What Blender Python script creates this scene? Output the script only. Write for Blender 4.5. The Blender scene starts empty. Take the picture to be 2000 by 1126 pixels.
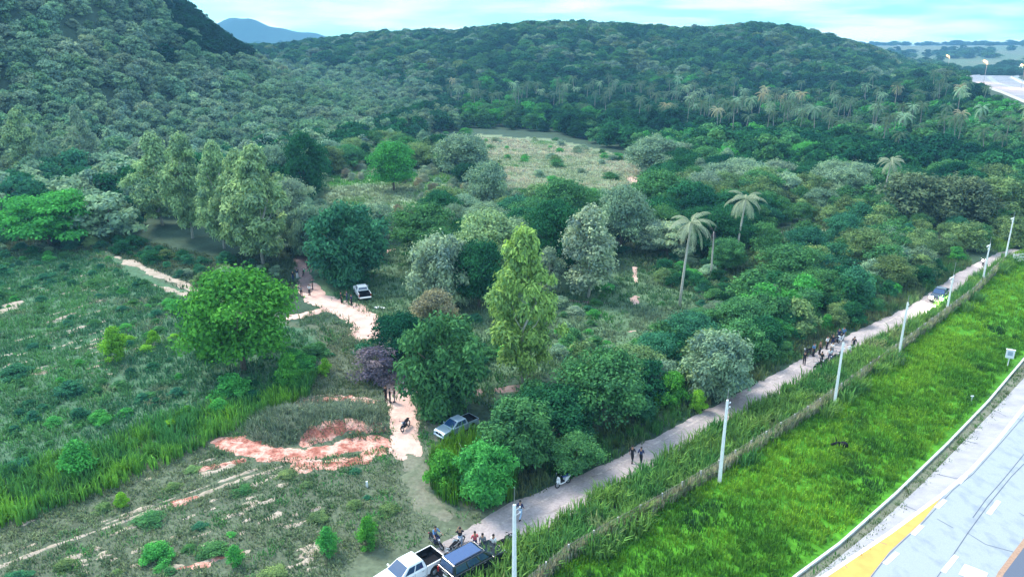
import bpy, math, random
import numpy as np
from mathutils import Vector, Matrix, noise as mnoise
R = math.radians
S = bpy.context.scene
COL = S.collection
random.seed(7)
rng = np.random.default_rng(11)

# ------------------------------------------------------------------ camera
FPX = 1464.0; CAM_H = 36.0
TH = math.atan(478 / FPX); SN, CS = math.sin(TH), math.cos(TH)
cam_d = bpy.data.cameras.new('camera'); cam = bpy.data.objects.new('camera', cam_d); COL.objects.link(cam)
cam.location = (0, 0, CAM_H); cam.rotation_euler = (R(90) - TH, 0, 0)
cam_d.sensor_width = 36; cam_d.lens = 36 * FPX / 2000
cam_d.clip_start = 0.5; cam_d.clip_end = 30000
S.camera = cam
# ------------------------------------------------------------------ light
SUN_EL, SUN_AZ = 48, -50          # azimuth from +Y, clockwise
w = bpy.data.worlds.new('World'); S.world = w; w.use_nodes = True
nt = w.node_tree; nt.nodes.clear()
def wn(t): return nt.nodes.new(t)
out = wn('ShaderNodeOutputWorld'); bg = wn('ShaderNodeBackground'); sky = wn('ShaderNodeTexSky')
sky.sky_type = 'NISHITA'; sky.sun_disc = False; sky.sun_elevation = R(SUN_EL); sky.sun_rotation = R(SUN_AZ)
sky.air_density = 1.0; sky.dust_density = 0.6; sky.ozone_density = 2.0
bg.inputs['Strength'].default_value = 0.12
tint = wn('ShaderNodeMix'); tint.data_type = 'RGBA'; tint.blend_type = 'MULTIPLY'
tint.inputs[0].default_value = 1.0
tc = wn('ShaderNodeTexCoord'); mp = wn('ShaderNodeMapping'); mp.inputs['Scale'].default_value = (1.6, 1.6, 14.0)
nz = wn('ShaderNodeTexNoise'); nz.inputs['Scale'].default_value = 3.2; nz.inputs['Detail'].default_value = 5; nz.inputs['Roughness'].default_value = .55
rp = wn('ShaderNodeValToRGB'); rp.color_ramp.elements[0].position = 0.40; rp.color_ramp.elements[1].position = 0.60
rp.color_ramp.elements[0].color = (0, 0, 0, 1); rp.color_ramp.elements[1].color = (.8, .8, .8, 1)
sx_ = wn('ShaderNodeSeparateXYZ'); er = wn('ShaderNodeMapRange'); er.inputs[1].default_value = 0.0; er.inputs[2].default_value = 0.30
ct = wn('ShaderNodeMix'); ct.data_type = 'RGBA'; ct.inputs[6].default_value = (0.37, 0.96, 1.08, 1); ct.inputs[7].default_value = (0.66, 1.02, 1.08, 1)
cl = wn('ShaderNodeMix'); cl.data_type = 'RGBA'; cl.inputs[7].default_value = (6.4, 7.2, 7.4, 1)
L = nt.links.new
L(tc.outputs['Generated'], sx_.inputs[0]); L(sx_.outputs[2], er.inputs[0]); L(er.outputs[0], ct.inputs[0]); L(ct.outputs[2], tint.inputs[7]); L(sky.outputs[0], tint.inputs[6]); L(tc.outputs['Generated'], mp.inputs[0]); L(mp.outputs[0], nz.inputs[0]); L(nz.outputs[0], rp.inputs[0])
L(rp.outputs[0], cl.inputs[0]); L(tint.outputs[2], cl.inputs[6]); L(cl.outputs[2], bg.inputs[0]); L(bg.outputs[0], out.inputs[0])
sd = bpy.data.lights.new('sun', 'SUN'); sd.energy = 2.0; sd.angle = R(16); sd.color = (1.0, .94, .82)
so = bpy.data.objects.new('sun', sd); COL.objects.link(so)
so.rotation_euler = (R(90 - SUN_EL), 0, R(180 - SUN_AZ))
S.view_settings.view_transform = 'Standard'; S.view_settings.look = 'None'; S.view_settings.exposure = 1.6
S.view_settings.gamma = 1
S.render.engine = 'CYCLES'
try:
    S.cycles.max_bounces = 5; S.cycles.diffuse_bounces = 2; S.cycles.transmission_bounces = 2; S.cycles.transparent_max_bounces = 6
    S.cycles.volume_bounces = 0
except Exception: pass

# ------------------------------------------------------------------ helpers
def tag(o, label=None, cat=None, group=None, kind=None):
    if label: o['label'] = label
    if cat: o['category'] = cat
    if group: o['group'] = group
    if kind: o['kind'] = kind
    return o
def empty(name, loc=(0, 0, 0), rz=0, **k):
    o = bpy.data.objects.new(name, None); COL.objects.link(o)
    o.location = loc; o.rotation_euler = (0, 0, rz); o.empty_display_size = .2
    return tag(o, **k)
class MB:
    def __init__(s): s.v = []; s.f = []; s.m = []
    def add(s, vs, fs, mi=0):
        b = len(s.v); s.v += [tuple(v) for v in vs]; s.f += [tuple(i + b for i in f) for f in fs]; s.m += [mi] * len(fs); return s
    def box(s, c, d, rz=0, mi=0, top=(1, 1)):
        x, y, z = d[0] / 2, d[1] / 2, d[2] / 2; ca, sa = math.cos(rz), math.sin(rz); vs = []
        for k in (-1, 1):
            tx, ty = (top if k > 0 else (1, 1))
            for i, j in ((-1, -1), (1, -1), (1, 1), (-1, 1)):
                a, b = i * x * tx, j * y * ty
                vs.append((c[0] + a * ca - b * sa, c[1] + a * sa + b * ca, c[2] + k * z))
        return s.add(vs, [(3, 2, 1, 0), (4, 5, 6, 7), (0, 1, 5, 4), (1, 2, 6, 5), (2, 3, 7, 6), (3, 0, 4, 7)], mi)
    def tube(s, pts, rad, n=6, mi=0, cap=True):
        pts = [Vector(p) for p in pts]
        if not hasattr(rad, '__len__'): rad = [rad] * len(pts)
        rings = []
        for i, p in enumerate(pts):
            d = (pts[min(i + 1, len(pts) - 1)] - pts[max(i - 1, 0)])
            if d.length < 1e-6: d = Vector((0, 0, 1))
            d.normalize(); a = d.cross(Vector((0, 0, 1)) if abs(d.z) < .9 else Vector((1, 0, 0))).normalized(); b = d.cross(a)
            rings.append([p + (a * math.cos(2 * math.pi * k / n) + b * math.sin(2 * math.pi * k / n)) * rad[i] for k in range(n)])
        vs = [v for r in rings for v in r]; fs = []
        for i in range(len(pts) - 1):
            for k in range(n):
                fs.append((i * n + k, i * n + (k + 1) % n, (i + 1) * n + (k + 1) % n, (i + 1) * n + k))
        if cap: fs += [tuple(range(n))[::-1], tuple((len(pts) - 1) * n + k for k in range(n))]
        return s.add(vs, fs, mi)
    def prism(s, poly, y0, y1, mi=0, ins=None):
        """outline poly in x,z pushed from y0 to y1"""
        n = len(poly); vs = [(x, y0, z) for x, z in poly] + [(x, y1, z) for x, z in poly]
        fs = [tuple(range(n)), tuple(range(2 * n - 1, n - 1, -1))] + [((i + 1) % n, i, i + n, (i + 1) % n + n) for i in range(n)]
        return s.add(vs, fs, mi)
    def loft(s, rings, mi=0, cap=True):
        n = len(rings[0]); vs = [v for r in rings for v in r]; fs = []
        for i in range(len(rings) - 1):
            for k in range(n): fs.append((i * n + k, i * n + (k + 1) % n, (i + 1) * n + (k + 1) % n, (i + 1) * n + k))
        if cap: fs += [tuple(range(n))[::-1], tuple((len(rings) - 1) * n + k for k in range(n))]
        return s.add(vs, fs, mi)
    def ball(s, c, r, n=8, m=6, mi=0):
        if not hasattr(r, '__len__'): r = (r, r, r)
        rings = []
        for i in range(1, m):
            a = math.pi * i / m
            rings.append([(c[0] + r[0] * math.sin(a) * math.cos(2 * math.pi * k / n), c[1] + r[1] * math.sin(a) * math.sin(2 * math.pi * k / n), c[2] - r[2] * math.cos(a)) for k in range(n)])
        return s.loft(rings, mi)
    def torus(s, c, Rr, r, n=16, m=6, mi=0, axis='y'):
        vs = []
        for i in range(n):
            a = 2 * math.pi * i / n
            for j in range(m):
                b = 2 * math.pi * j / m; q = Rr + r * math.cos(b); h = r * math.sin(b)
                vs.append((c[0] + q * math.cos(a), c[1] + h, c[2] + q * math.sin(a)) if axis == 'y' else (c[0] + q * math.cos(a), c[1] + q * math.sin(a), c[2] + h))
        return s.add(vs, [(i * m + j, i * m + (j + 1) % m, ((i + 1) % n) * m + (j + 1) % m, ((i + 1) % n) * m + j) for i in range(n) for j in range(m)], mi)
    def mesh(s, name, mats, smooth=False):
        me = bpy.data.meshes.new(name); me.from_pydata(s.v, [], s.f)
        for m in (mats if isinstance(mats, (list, tuple)) else [mats]): me.materials.append(m)
        if any(s.m): me.polygons.foreach_set('material_index', s.m)
        if smooth: me.polygons.foreach_set('use_smooth', [True] * len(s.f))
        me.update(); return me
    def build(s, name, mats, parent=None, smooth=False, bevel=0):
        o = bpy.data.objects.new(name, s.mesh(name, mats, smooth)); COL.objects.link(o)
        if parent: o.parent = parent
        if bevel:
            b = o.modifiers.new('bevel', 'BEVEL'); b.width = bevel; b.segments = 2; b.limit_method = 'ANGLE'; b.angle_limit = R(28)
        return o
def np_mesh(name, V, nper, mat, var=None):
    """V: (nfaces*nper,3) unshared face corners"""
    n = len(V); nf = n // nper
    me = bpy.data.meshes.new(name); me.vertices.add(n); me.vertices.foreach_set('co', V.astype(np.float32).ravel())
    me.loops.add(n); me.loops.foreach_set('vertex_index', np.arange(n, dtype=np.int32))
    me.polygons.add(nf); me.polygons.foreach_set('loop_start', np.arange(0, n, nper, dtype=np.int32)); me.polygons.foreach_set('loop_total', np.full(nf, nper, dtype=np.int32))
    if var is not None:
        a = me.attributes.new('var', 'FLOAT', 'FACE'); a.data.foreach_set('value', var.astype(np.float32))
    me.materials.append(mat); me.update(calc_edges=True); return me
def copy_tree(o, parent=None):
    c = o.copy(); COL.objects.link(c)
    if parent: c.parent = parent
    for ch in CH.get(o.name, ()): copy_tree(ch, c)
    return c
CH = {}
def note(o):      # remember children so that copying is quick
    CH[o.name] = list(o.children)
    for c in o.children: note(c)

# ------------------------------------------------------------------ materials
def newmat(name):
    m = bpy.data.materials.new(name); m.use_nodes = True; m.node_tree.nodes.clear(); return m, m.node_tree
def paint(name, col, rough=.5, metal=0, spec=.5, noise=.0, scale=6, coat=0, emit=None, estr=0, bump=0):
    m, t = newmat(name); N = t.nodes.new; o = N('ShaderNodeOutputMaterial'); p = N('ShaderNodeBsdfPrincipled')
    p.inputs['Roughness'].default_value = rough; p.inputs['Metallic'].default_value = metal; p.inputs['Specular IOR Level'].default_value = spec
    p.inputs['Coat Weight'].default_value = coat; p.inputs['Coat Roughness'].default_value = .08
    p.inputs['Base Color'].default_value = (*col, 1)
    if noise:
        tcn = N('ShaderNodeTexCoord'); n = N('ShaderNodeTexNoise'); n.inputs['Scale'].default_value = scale; n.inputs['Detail'].default_value = 5
        r = N('ShaderNodeMapRange'); r.inputs[1].default_value = .3; r.inputs[2].default_value = .7; r.inputs[3].default_value = 1 - noise; r.inputs[4].default_value = 1 + noise
        v = N('ShaderNodeVectorMath'); v.operation = 'SCALE'; v.inputs[0].default_value = col
        t.links.new(tcn.outputs['Object'], n.inputs[0]); t.links.new(n.outputs[0], r.inputs[0]); t.links.new(r.outputs[0], v.inputs['Scale']); t.links.new(v.outputs[0], p.inputs['Base Color'])
        if bump:
            b = N('ShaderNodeBump'); b.inputs['Strength'].default_value = bump; t.links.new(n.outputs[0], b.inputs['Height']); t.links.new(b.outputs[0], p.inputs['Normal'])
    if emit: p.inputs['Emission Color'].default_value = (*emit, 1); p.inputs['Emission Strength'].default_value = estr
    t.links.new(p.outputs[0], o.inputs[0]); return m
def leafmat(name, src, light=(1.75, 1.6, 1.1), dark=(.55, .62, .7), transl=.22, col=(0.05, .12, .06)):
    """src: 'object' colour, 'inst' (tint attribute of the instancer) or 'const' """
    m, t = newmat(name); N = t.nodes.new; lk = t.links.new
    o = N('ShaderNodeOutputMaterial'); d = N('ShaderNodeBsdfDiffuse'); tr = N('ShaderNodeBsdfTranslucent'); mx = N('ShaderNodeMixShader'); mx.inputs[0].default_value = transl
    at = N('ShaderNodeAttribute'); at.attribute_name = 'var'
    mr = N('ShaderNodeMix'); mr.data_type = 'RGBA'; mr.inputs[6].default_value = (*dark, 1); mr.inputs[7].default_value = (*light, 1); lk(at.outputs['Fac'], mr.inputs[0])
    mu = N('ShaderNodeMix'); mu.data_type = 'RGBA'; mu.blend_type = 'MULTIPLY'; mu.inputs[0].default_value = 1
    if src == 'object':
        c = N('ShaderNodeObjectInfo'); lk(c.outputs['Color'], mu.inputs[6])
    elif src == 'inst':
        c = N('ShaderNodeAttribute'); c.attribute_type = 'INSTANCER'; c.attribute_name = 'tint'; lk(c.outputs['Color'], mu.inputs[6])
    elif src == 'face':
        c = N('ShaderNodeAttribute'); c.attribute_name = 'tint'; lk(c.outputs['Color'], mu.inputs[6])
    else: mu.inputs[6].default_value = (*col, 1)
    lk(mr.outputs[2], mu.inputs[7]); lk(mu.outputs[2], d.inputs[0]); lk(mu.outputs[2], tr.inputs[0])
    lk(d.outputs[0], mx.inputs[1]); lk(tr.outputs[0], mx.inputs[2]); lk(mx.outputs[0], o.inputs[0]); return m
M = {}
M['leaf'] = leafmat('leaf', 'object'); M['leaf_far'] = leafmat('leaf_far', 'inst'); M['blade'] = leafmat('grass_blade', 'face', (1.5, 1.45, 1.0), (.6, .7, .75), .3)
M['bark'] = paint('bark', (.16, .13, .10), .9, noise=.4, scale=9); M['bark_pale'] = paint('bark_pale', (.5, .47, .40), .85, noise=.3, scale=7)
M['bark_palm'] = paint('bark_palm', (.27, .25, .21), .9, noise=.3, scale=6)
M['rut'] = None
M['twig'] = paint('twig', (.20, .17, .18), .9, noise=.3)
M['concrete_pole'] = paint('concrete_pole', (.93, .91, .89), .7, noise=.08, scale=3)
M['steel'] = paint('steel', (.45, .46, .48), .4, .8); M['dark_steel'] = paint('dark_steel', (.05, .05, .06), .45, .5)
M['white_paint'] = paint('white_paint', (.80, .82, .84), .3, coat=.6); M['silver_paint'] = paint('silver_paint', (.34, .45, .55), .3, .35, coat=.6)
M['black_paint'] = paint('black_paint', (.008, .010, .02), .25, coat=.8); M['navy_paint'] = paint('navy_paint', (.015, .025, .09), .3, coat=.6)
M['blue_paint'] = paint('blue_paint', (.02, .04, .32), .3, coat=.6); M['glass'] = paint('car_glass', (.01, .04, .12), .06, 0, 1.0, coat=1)
M['roof_sky_reflection'] = paint('roof_sky_reflection', (.012, .055, .19), .14, .3, 1.0, coat=1)  # blue base colour stands in for the sky mirrored in the van roof
M['rubber'] = paint('rubber', (.015, .015, .015), .9); M['black_plastic'] = paint('black_plastic', (.010, .010, .014), .85, spec=.15)
M['lamp_red'] = paint('lamp_red', (.4, .01, .01), .3); M['lamp_clear'] = paint('lamp_clear', (.75, .78, .8), .15); M['plate'] = paint('plate_white', (.75, .75, .72), .5)
M['head_on'] = paint('headlight_lit', (1, 1, 1), .3, emit=(1, .93, .80), estr=260)
M['sodium'] = paint('lamp_orange_lit', (1, .6, .3), .3, emit=(1.0, .33, .06), estr=.95)
M['skin'] = paint('skin', (.38, .20, .12), .6); M['hair'] = paint('hair', (.012, .010, .012), .7)
def cloth(n, c): M[n] = paint(n, c, .85, noise=.15, scale=12)
cloth('cloth_black', (.012, .012, .02)); cloth('cloth_white', (.75, .75, .75)); cloth('cloth_red', (.62, .12, .14)); cloth('cloth_denim', (.35, .48, .66)); cloth('cloth_navy', (.02, .03, .10)); cloth('cloth_grey', (.16, .18, .20)); cloth('cloth_blue', (.10, .22, .42)); cloth('cloth_brown', (.18, .11, .07))

# ------------------------------------------------------------------ terrain
CREST_PX = [-400, 540, 640, 700, 760, 900, 960, 1040, 1130, 1200, 1300, 1400, 1480, 1560, 1640, 1720, 1800, 1880, 2000, 2600]
CREST_PY = [92, 90, 78, 72, 68, 68, 60, 52, 49, 52, 60, 62, 56, 62, 80, 99, 128, 155, 160, 160]
cx_w = [(p - 1000) / FPX / 1.05 * 800 for p in CREST_PX]; cz_w = [max(0, CAM_H + (85 - q) / FPX * 840 - 7.5) for q in CREST_PY]
def sstep(a, b, x):
    t = np.clip((x - a) / (b - a), 0, 1); return t * t * (3 - 2 * t)
def snoise(x, y, s, seed):
    o = 0
    for k, (a, b, c) in enumerate(((1, .3, 1.0), (-.4, 1, .9), (.7, .8, .6), (1.3, -.9, .5))):
        o = o + c * np.sin((a * x + b * y) / s * (1 + .37 * k) + seed * (k + 1) * 1.7)
    return o / 3
# mound with its cut bank, left of the trail
def T(x, y):
    x = np.asarray(x, float); y = np.asarray(y, float)
    r = np.hypot(x + 350, y - 378)
    z = 104 * np.exp(-(r / 196) ** 4) * (1 + .06 * snoise(x, y, 38, 1))
    dd = np.hypot(x, y)
    h = np.interp(x * 800 / np.maximum(y, 200), cx_w, cz_w)
    ridge = h * sstep(400, 800, y) * (1 - .75 * sstep(850, 1500, y)) * (1 + .05 * snoise(x, y, 45, 2))
    z = np.maximum(z, ridge)
    far = 14 * sstep(900, 1800, dd) + 16 * sstep(1600, 2400, dd) * (1 + .25 * snoise(x, y, 420, 3)) 
    z = np.maximum(z, far)
    z = np.maximum(z, 8 * sstep(190, 330, y) * sstep(140, 235, x) * (1 - sstep(800, 1100, dd)))
    z = z + .7 * snoise(x, y, 22, 4) * sstep(120, 220, y) * (1 - sstep(150, 230, x))
    z = z + 1.3 * np.exp(-(((x + 19.5) / 6) ** 4 + ((y - 66.3) / 2.4) ** 4))
    return z
def Gp(px, py, z=0.0):
    u = (px - 1000) / FPX; v = (563 - py) / FPX; dz = -SN + v * CS
    if dz > -1e-4: dz = -1e-4
    k = (z - CAM_H) / dz; return (u * k, (CS + v * SN) * k)
def G(px, py):
    u = (px - 1000) / FPX; v = (563 - py) / FPX; d = np.array((u, CS + v * SN, -SN + v * CS))
    t = 20.0
    for i in range(4000):
        p = d * t; zz = CAM_H + p[2]; g = float(T(p[0], p[1]))
        if zz <= g: break
        t += max(.02, (zz - g) * .5)
        if t > 3000: break
    p = d * t; return Vector((p[0], p[1], float(T(p[0], p[1]))))
def proj(x, y, z):
    hz = CAM_H - z; dep = y * CS + hz * SN; return 1000 + FPX * x / dep, 563 - FPX * (-hz * CS + y * SN) / dep
def top_z(y, py):
    v = (563 - py) / FPX; return CAM_H - y * (SN - v * CS) / (CS + v * SN)
def inpoly(px, py, poly):
    px = np.asarray(px); py = np.asarray(py); ins = np.zeros(px.shape, bool); n = len(poly)
    for i in range(n):
        x0, y0 = poly[i]; x1, y1 = poly[(i + 1) % n]
        if y0 == y1: continue
        c = ((y0 > py) != (y1 > py)) & (px < (x1 - x0) * (py - y0) / (y1 - y0) + x0); ins ^= c
    return ins
def dseg(x, y, pts):
    d = np.full(np.shape(x), 1e9)
    for (ax, ay), (bx, by) in zip(pts[:-1], pts[1:]):
        vx, vy = bx - ax, by - ay; t = np.clip(((x - ax) * vx + (y - ay) * vy) / (vx * vx + vy * vy + 1e-9), 0, 1)
        d = np.minimum(d, np.hypot(x - ax - t * vx, y - ay - t * vy))
    return d
# --- ground zones given as outlines on the map
def W(poly): return [Gp(*p) for p in poly]
ROAD_C = W([(815, 1160), (880, 1100), (975, 1042), (1030, 1008), (1110, 967), (1222, 914), (1287, 875), (1400, 813), (1500, 760), (1590, 711), (1670, 667), (1742, 632), (1785, 611), (1845, 573), (1886, 539), (1935, 512), (1985, 490)])
ROAD_W = [4.3, 4.3, 4.6, 4.6, 4.2, 3.6, 3.5, 3.6, 3.7, 4.0, 4.2, 3.8, 3.6, 3.6, 3.4, 3.3, 3.2]; ROAD_W = [q * (.84 if i > 3 else .95) for i, q in enumerate(ROAD_W)]
FENCE = W([(1020, 1165), (1105, 1095), (1180, 1052), (1300, 985), (1400, 925), (1500, 862), (1590, 806), (1700, 726), (1760, 682), (1840, 622), (1900, 577), (1945, 530), (1970, 505)])
KERB = W([(1480, 1190), (1555, 1126), (1640, 1063), (1750, 965), (1850, 868), (1930, 785), (2000, 702)]); 
kd = (KERB[-1][0] - KERB[-2][0], KERB[-1][1] - KERB[-2][1])
FIELD = FENCE + [(95, 128), (125, 150)] + [(200, 190)] + KERB[::-1]
# fine mesh-grid mapping
def axis(lim, a, n):
    b = math.asinh(lim / a); u = np.linspace(-1, 1, n); return a * np.sinh(b * u)
gx = axis(3200, 34, 620); gy = axis(3200, 34, 620) + 70
GX, GY = np.meshgrid(gx, gy); GZ = T(GX, GY)
n = len(gx); V = np.stack([GX, GY, GZ], -1).reshape(-1, 3)
idx = np.arange(n * n).reshape(n, n); F = np.stack([idx[:-1, :-1], idx[:-1, 1:], idx[1:, 1:], idx[1:, :-1]], -1).reshape(-1, 4)
me = bpy.data.meshes.new('ground'); me.vertices.add(len(V)); me.vertices.foreach_set('co', V.astype(np.float32).ravel())
me.loops.add(F.size); me.loops.foreach_set('vertex_index', F.astype(np.int32).ravel())
me.polygons.add(len(F)); me.polygons.foreach_set('loop_start', np.arange(0, F.size, 4, dtype=np.int32)); me.polygons.foreach_set('loop_total', np.full(len(F), 4, dtype=np.int32))
me.polygons.foreach_set('use_smooth', np.ones(len(F), bool))
def ground_cols(x, y, z):
    px, py = proj(x, y, np.minimum(z, 35)); front = y > 12
    c = np.zeros(x.shape + (4,)); c[..., 3] = 1; c[..., :3] = (.045, .080, .050)          # forest floor
    def put(mask, col, a=1.0):
        c[..., :3] = c[..., :3] * (1 - a * mask[..., None]) + np.array(col) * a * mask[..., None]
    near = (np.hypot(x, y) < 260) & front
    amp_ = 900 / np.maximum(np.hypot(x, y), 30)
    px = px + snoise(x, y, 2.1, 8) * amp_ + snoise(x, y, .9, 9) * amp_ * .5; py = py + (snoise(x, y, 1.7, 11) * amp_ + snoise(x, y, 4.1, 12) * amp_ * 1.5) * .55
    put((near & inpoly(px, py, [(-300, 490), (200, 485), (420, 580), (600, 640), (760, 620), (800, 700), (850, 860), (1000, 1000), (700, 1300), (-600, 1300)])).astype(float), (.105, .13, .085))
    put((near & inpoly(px, py, [(-300, 500), (200, 490), (420, 600), (610, 650), (620, 740), (420, 830), (-300, 1060)])).astype(float), (.08, .16, .09))
    put((near & inpoly(px, py, [(600, 560), (830, 460), (1000, 560), (1330, 520), (1400, 640), (1200, 700), (900, 760), (760, 700)])).astype(float), (.10, .17, .09))
    put((near & inpoly(px, py, [(600, 345), (700, 330), (850, 330), (960, 390), (820, 430), (620, 430)])).astype(float), (.22, .30, .18))
    put((front & (y < 500) & inpoly(px, py, [(930, 262), (1080, 272), (1245, 308), (1260, 360), (1180, 400), (980, 380), (940, 320)])).astype(float), (.19, .24, .14))
    put((near & inpoly(px, py, [(1480, 455), (1590, 435), (1640, 460), (1520, 500)])).astype(float), (.28, .33, .20))
    fx = inpoly(x, y, FIELD); put(fx.astype(float), (.075, .26, .018))
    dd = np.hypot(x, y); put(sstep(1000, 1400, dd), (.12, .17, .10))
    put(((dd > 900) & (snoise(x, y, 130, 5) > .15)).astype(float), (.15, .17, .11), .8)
    return c
cl_ = ground_cols(GX, GY, GZ).reshape(-1, 4)
a = me.color_attributes.new('tone', 'FLOAT_COLOR', 'POINT'); a.data.foreach_set('color', cl_.astype(np.float32).ravel())
me.update(calc_edges=True)
def soil_mat(name, attr=None, col=(.5, .4, .35), col2=None, s1=.35, s2=3.0, amp=.35, bump=.5):
    m, t = newmat(name); N = t.nodes.new; lk = t.links.new
    o = N('ShaderNodeOutputMaterial'); p = N('ShaderNodeBsdfPrincipled'); p.inputs['Roughness'].default_value = .95; p.inputs['Specular IOR Level'].default_value = .15
    g = N('ShaderNodeNewGeometry')
    n1 = N('ShaderNodeTexNoise'); n1.inputs['Scale'].default_value = s1; n1.inputs['Detail'].default_value = 8; n1.inputs['Roughness'].default_value = .65
    n2 = N('ShaderNodeTexNoise'); n2.inputs['Scale'].default_value = s2; n2.inputs['Detail'].default_value = 4
    lk(g.outputs['Position'], n1.inputs[0]); lk(g.outputs['Position'], n2.inputs[0])
    ad = N('ShaderNodeMath'); ad.operation = 'ADD'; lk(n1.outputs[0], ad.inputs[0]); lk(n2.outputs[0], ad.inputs[1])
    r = N('ShaderNodeMapRange'); r.inputs[1].default_value = .7; r.inputs[2].default_value = 1.3; r.inputs[3].default_value = 1 - amp; r.inputs[4].default_value = 1 + amp; lk(ad.outputs[0], r.inputs[0])
    v = N('ShaderNodeVectorMath'); v.operation = 'SCALE'
    if attr:
        c = N('ShaderNodeAttribute'); c.attribute_name = attr; lk(c.outputs['Color'], v.inputs[0])
    elif col2:
        mx = N('ShaderNodeMix'); mx.data_type = 'RGBA'; mx.inputs[6].default_value = (*col, 1); mx.inputs[7].default_value = (*col2, 1)
        rr = N('ShaderNodeMapRange'); rr.inputs[1].default_value = .42; rr.inputs[2].default_value = .58; lk(n1.outputs[0], rr.inputs[0]); lk(rr.outputs[0], mx.inputs[0]); lk(mx.outputs[2], v.inputs[0])
    else: v.inputs[0].default_value = col
    lk(r.outputs[0], v.inputs['Scale']); lk(v.outputs[0], p.inputs['Base Color'])
    b = N('ShaderNodeBump'); b.inputs['Strength'].default_value = bump; b.inputs['Distance'].default_value = .2; lk(ad.outputs[0], b.inputs['Height']); lk(b.outputs[0], p.inputs['Normal'])
    lk(p.outputs[0], o.inputs[0]); return m
me.materials.append(soil_mat('ground_soil', attr='tone', s1=.25, s2=2.2, amp=.4))
ground = bpy.data.objects.new('ground', me); COL.objects.link(ground); tag(ground, kind='structure')
# bilinear lookup of the ground mesh so that sheets lie on it
def TG(x, y):
    i = np.clip(np.searchsorted(gx, x) - 1, 0, n - 2); j = np.clip(np.searchsorted(gy, y) - 1, 0, n - 2)
    u = (x - gx[i]) / (gx[i + 1] - gx[i]); v = (y - gy[j]) / (gy[j + 1] - gy[j])
    return (GZ[j, i] * (1 - u) * (1 - v) + GZ[j, i + 1] * u * (1 - v) + GZ[j + 1, i] * (1 - u) * v + GZ[j + 1, i + 1] * u * v)
def vnoise(x, y, s, seed=0):
    """smooth value noise by hashing lattice points"""
    X = x / s + seed * 17.3; Y = y / s - seed * 9.1; i = np.floor(X); j = np.floor(Y); u = X - i; v = Y - j; u = u * u * (3 - 2 * u); v = v * v * (3 - 2 * v)
    h = lambda a, b: np.modf(np.abs(np.sin(a * 127.1 + b * 311.7 + seed) * 43758.5453))[0]
    return (h(i, j) * (1 - u) + h(i + 1, j) * u) * (1 - v) + (h(i, j + 1) * (1 - u) + h(i + 1, j + 1) * u) * v
def fbm(x, y, s, seed=0): return .55 * vnoise(x, y, s, seed) + .3 * vnoise(x, y, s * .45, seed + 3) + .15 * vnoise(x, y, s * .2, seed + 7) - .5
SHN = 0
def sheet(name, strokes, mat, res=.22, off=None, ns=1.6, na=.9, pad=1.5, extra=None):
    """patch of ground whose ragged rim dips under the ground; strokes: (points, half width)"""
    global SHN
    SHN += 1
    if off is None: off = .05 + .004 * SHN
    allp = [p for s in strokes for p in s[0]]; x0 = min(p[0] for p in allp) - 5; x1 = max(p[0] for p in allp) + 5; y0 = min(p[1] for p in allp) - 5; y1 = max(p[1] for p in allp) + 5
    xs = np.arange(x0, x1, res); ys = np.arange(y0, y1, res); X, Y = np.meshgrid(xs, ys); m = np.full(X.shape, -9.0)
    for pts, hw in strokes:
        if len(pts) == 1: d = np.hypot(X - pts[0][0], Y - pts[0][1])
        else: d = dseg(X, Y, pts)
        m = np.maximum(m, (hw - d))
    m = m + na * 2 * fbm(X, Y, ns, 5)
    if extra is not None: m = extra(X, Y, m)
    Z = TG(X, Y) + np.clip(m * .25, -off, off)
    keep = m > -.8; kf = keep[:-1, :-1] & keep[:-1, 1:] & keep[1:, 1:] & keep[1:, :-1]
    ii = np.arange(X.size).reshape(X.shape); Fq = np.stack([ii[:-1, :-1], ii[:-1, 1:], ii[1:, 1:], ii[1:, :-1]], -1)[kf]
    u, inv = np.unique(Fq.ravel(), return_inverse=True)
    me = bpy.data.meshes.new(name); me.from_pydata(np.stack([X.ravel()[u], Y.ravel()[u], Z.ravel()[u]], -1).tolist(), [], inv.reshape(-1, 4).tolist())
    me.materials.append(mat); me.polygons.foreach_set('use_smooth', [True] * len(me.polygons)); me.update()
    o = bpy.data.objects.new(name, me); COL.objects.link(o); tag(o, kind='structure'); return o
def ribbon(name, pts, widths, mat, z=.02, side=0, cross=1, kind='structure', zfun=TG, sub=3.0, shift=0):
    """strip along pts; side 0 centred"""
    P = []; Wd = []
    for i in range(len(pts) - 1):
        L_ = math.dist(pts[i], pts[i + 1]); k = max(1, int(L_ / sub))
        for j in range(k):
            t = j / k; P.append(((1 - t) * pts[i][0] + t * pts[i + 1][0], (1 - t) * pts[i][1] + t * pts[i + 1][1])); Wd.append((1 - t) * widths[i] + t * widths[i + 1])
    P.append(pts[-1]); Wd.append(widths[-1]); vs = []; fs = []
    for i, p in enumerate(P):
        a = P[max(0, i - 1)]; b = P[min(len(P) - 1, i + 1)]; dx, dy = b[0] - a[0], b[1] - a[1]; l = math.hypot(dx, dy); nx, ny = -dy / l, dx / l
        for k in range(cross + 1):
            q = (k / cross - .5 + side * .5) * Wd[i] + shift; x, y = p[0] + nx * q, p[1] + ny * q; vs.append((x, y, float(zfun(x, y)) + z))
    c = cross + 1
    for i in range(len(P) - 1):
        for k in range(cross): fs.append((i * c + k + 1, i * c + k, (i + 1) * c + k, (i + 1) * c + k + 1))
    mb = MB(); mb.add(vs, fs); o = mb.build(name, mat)
    if kind: tag(o, kind=kind)
    return o

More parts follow.
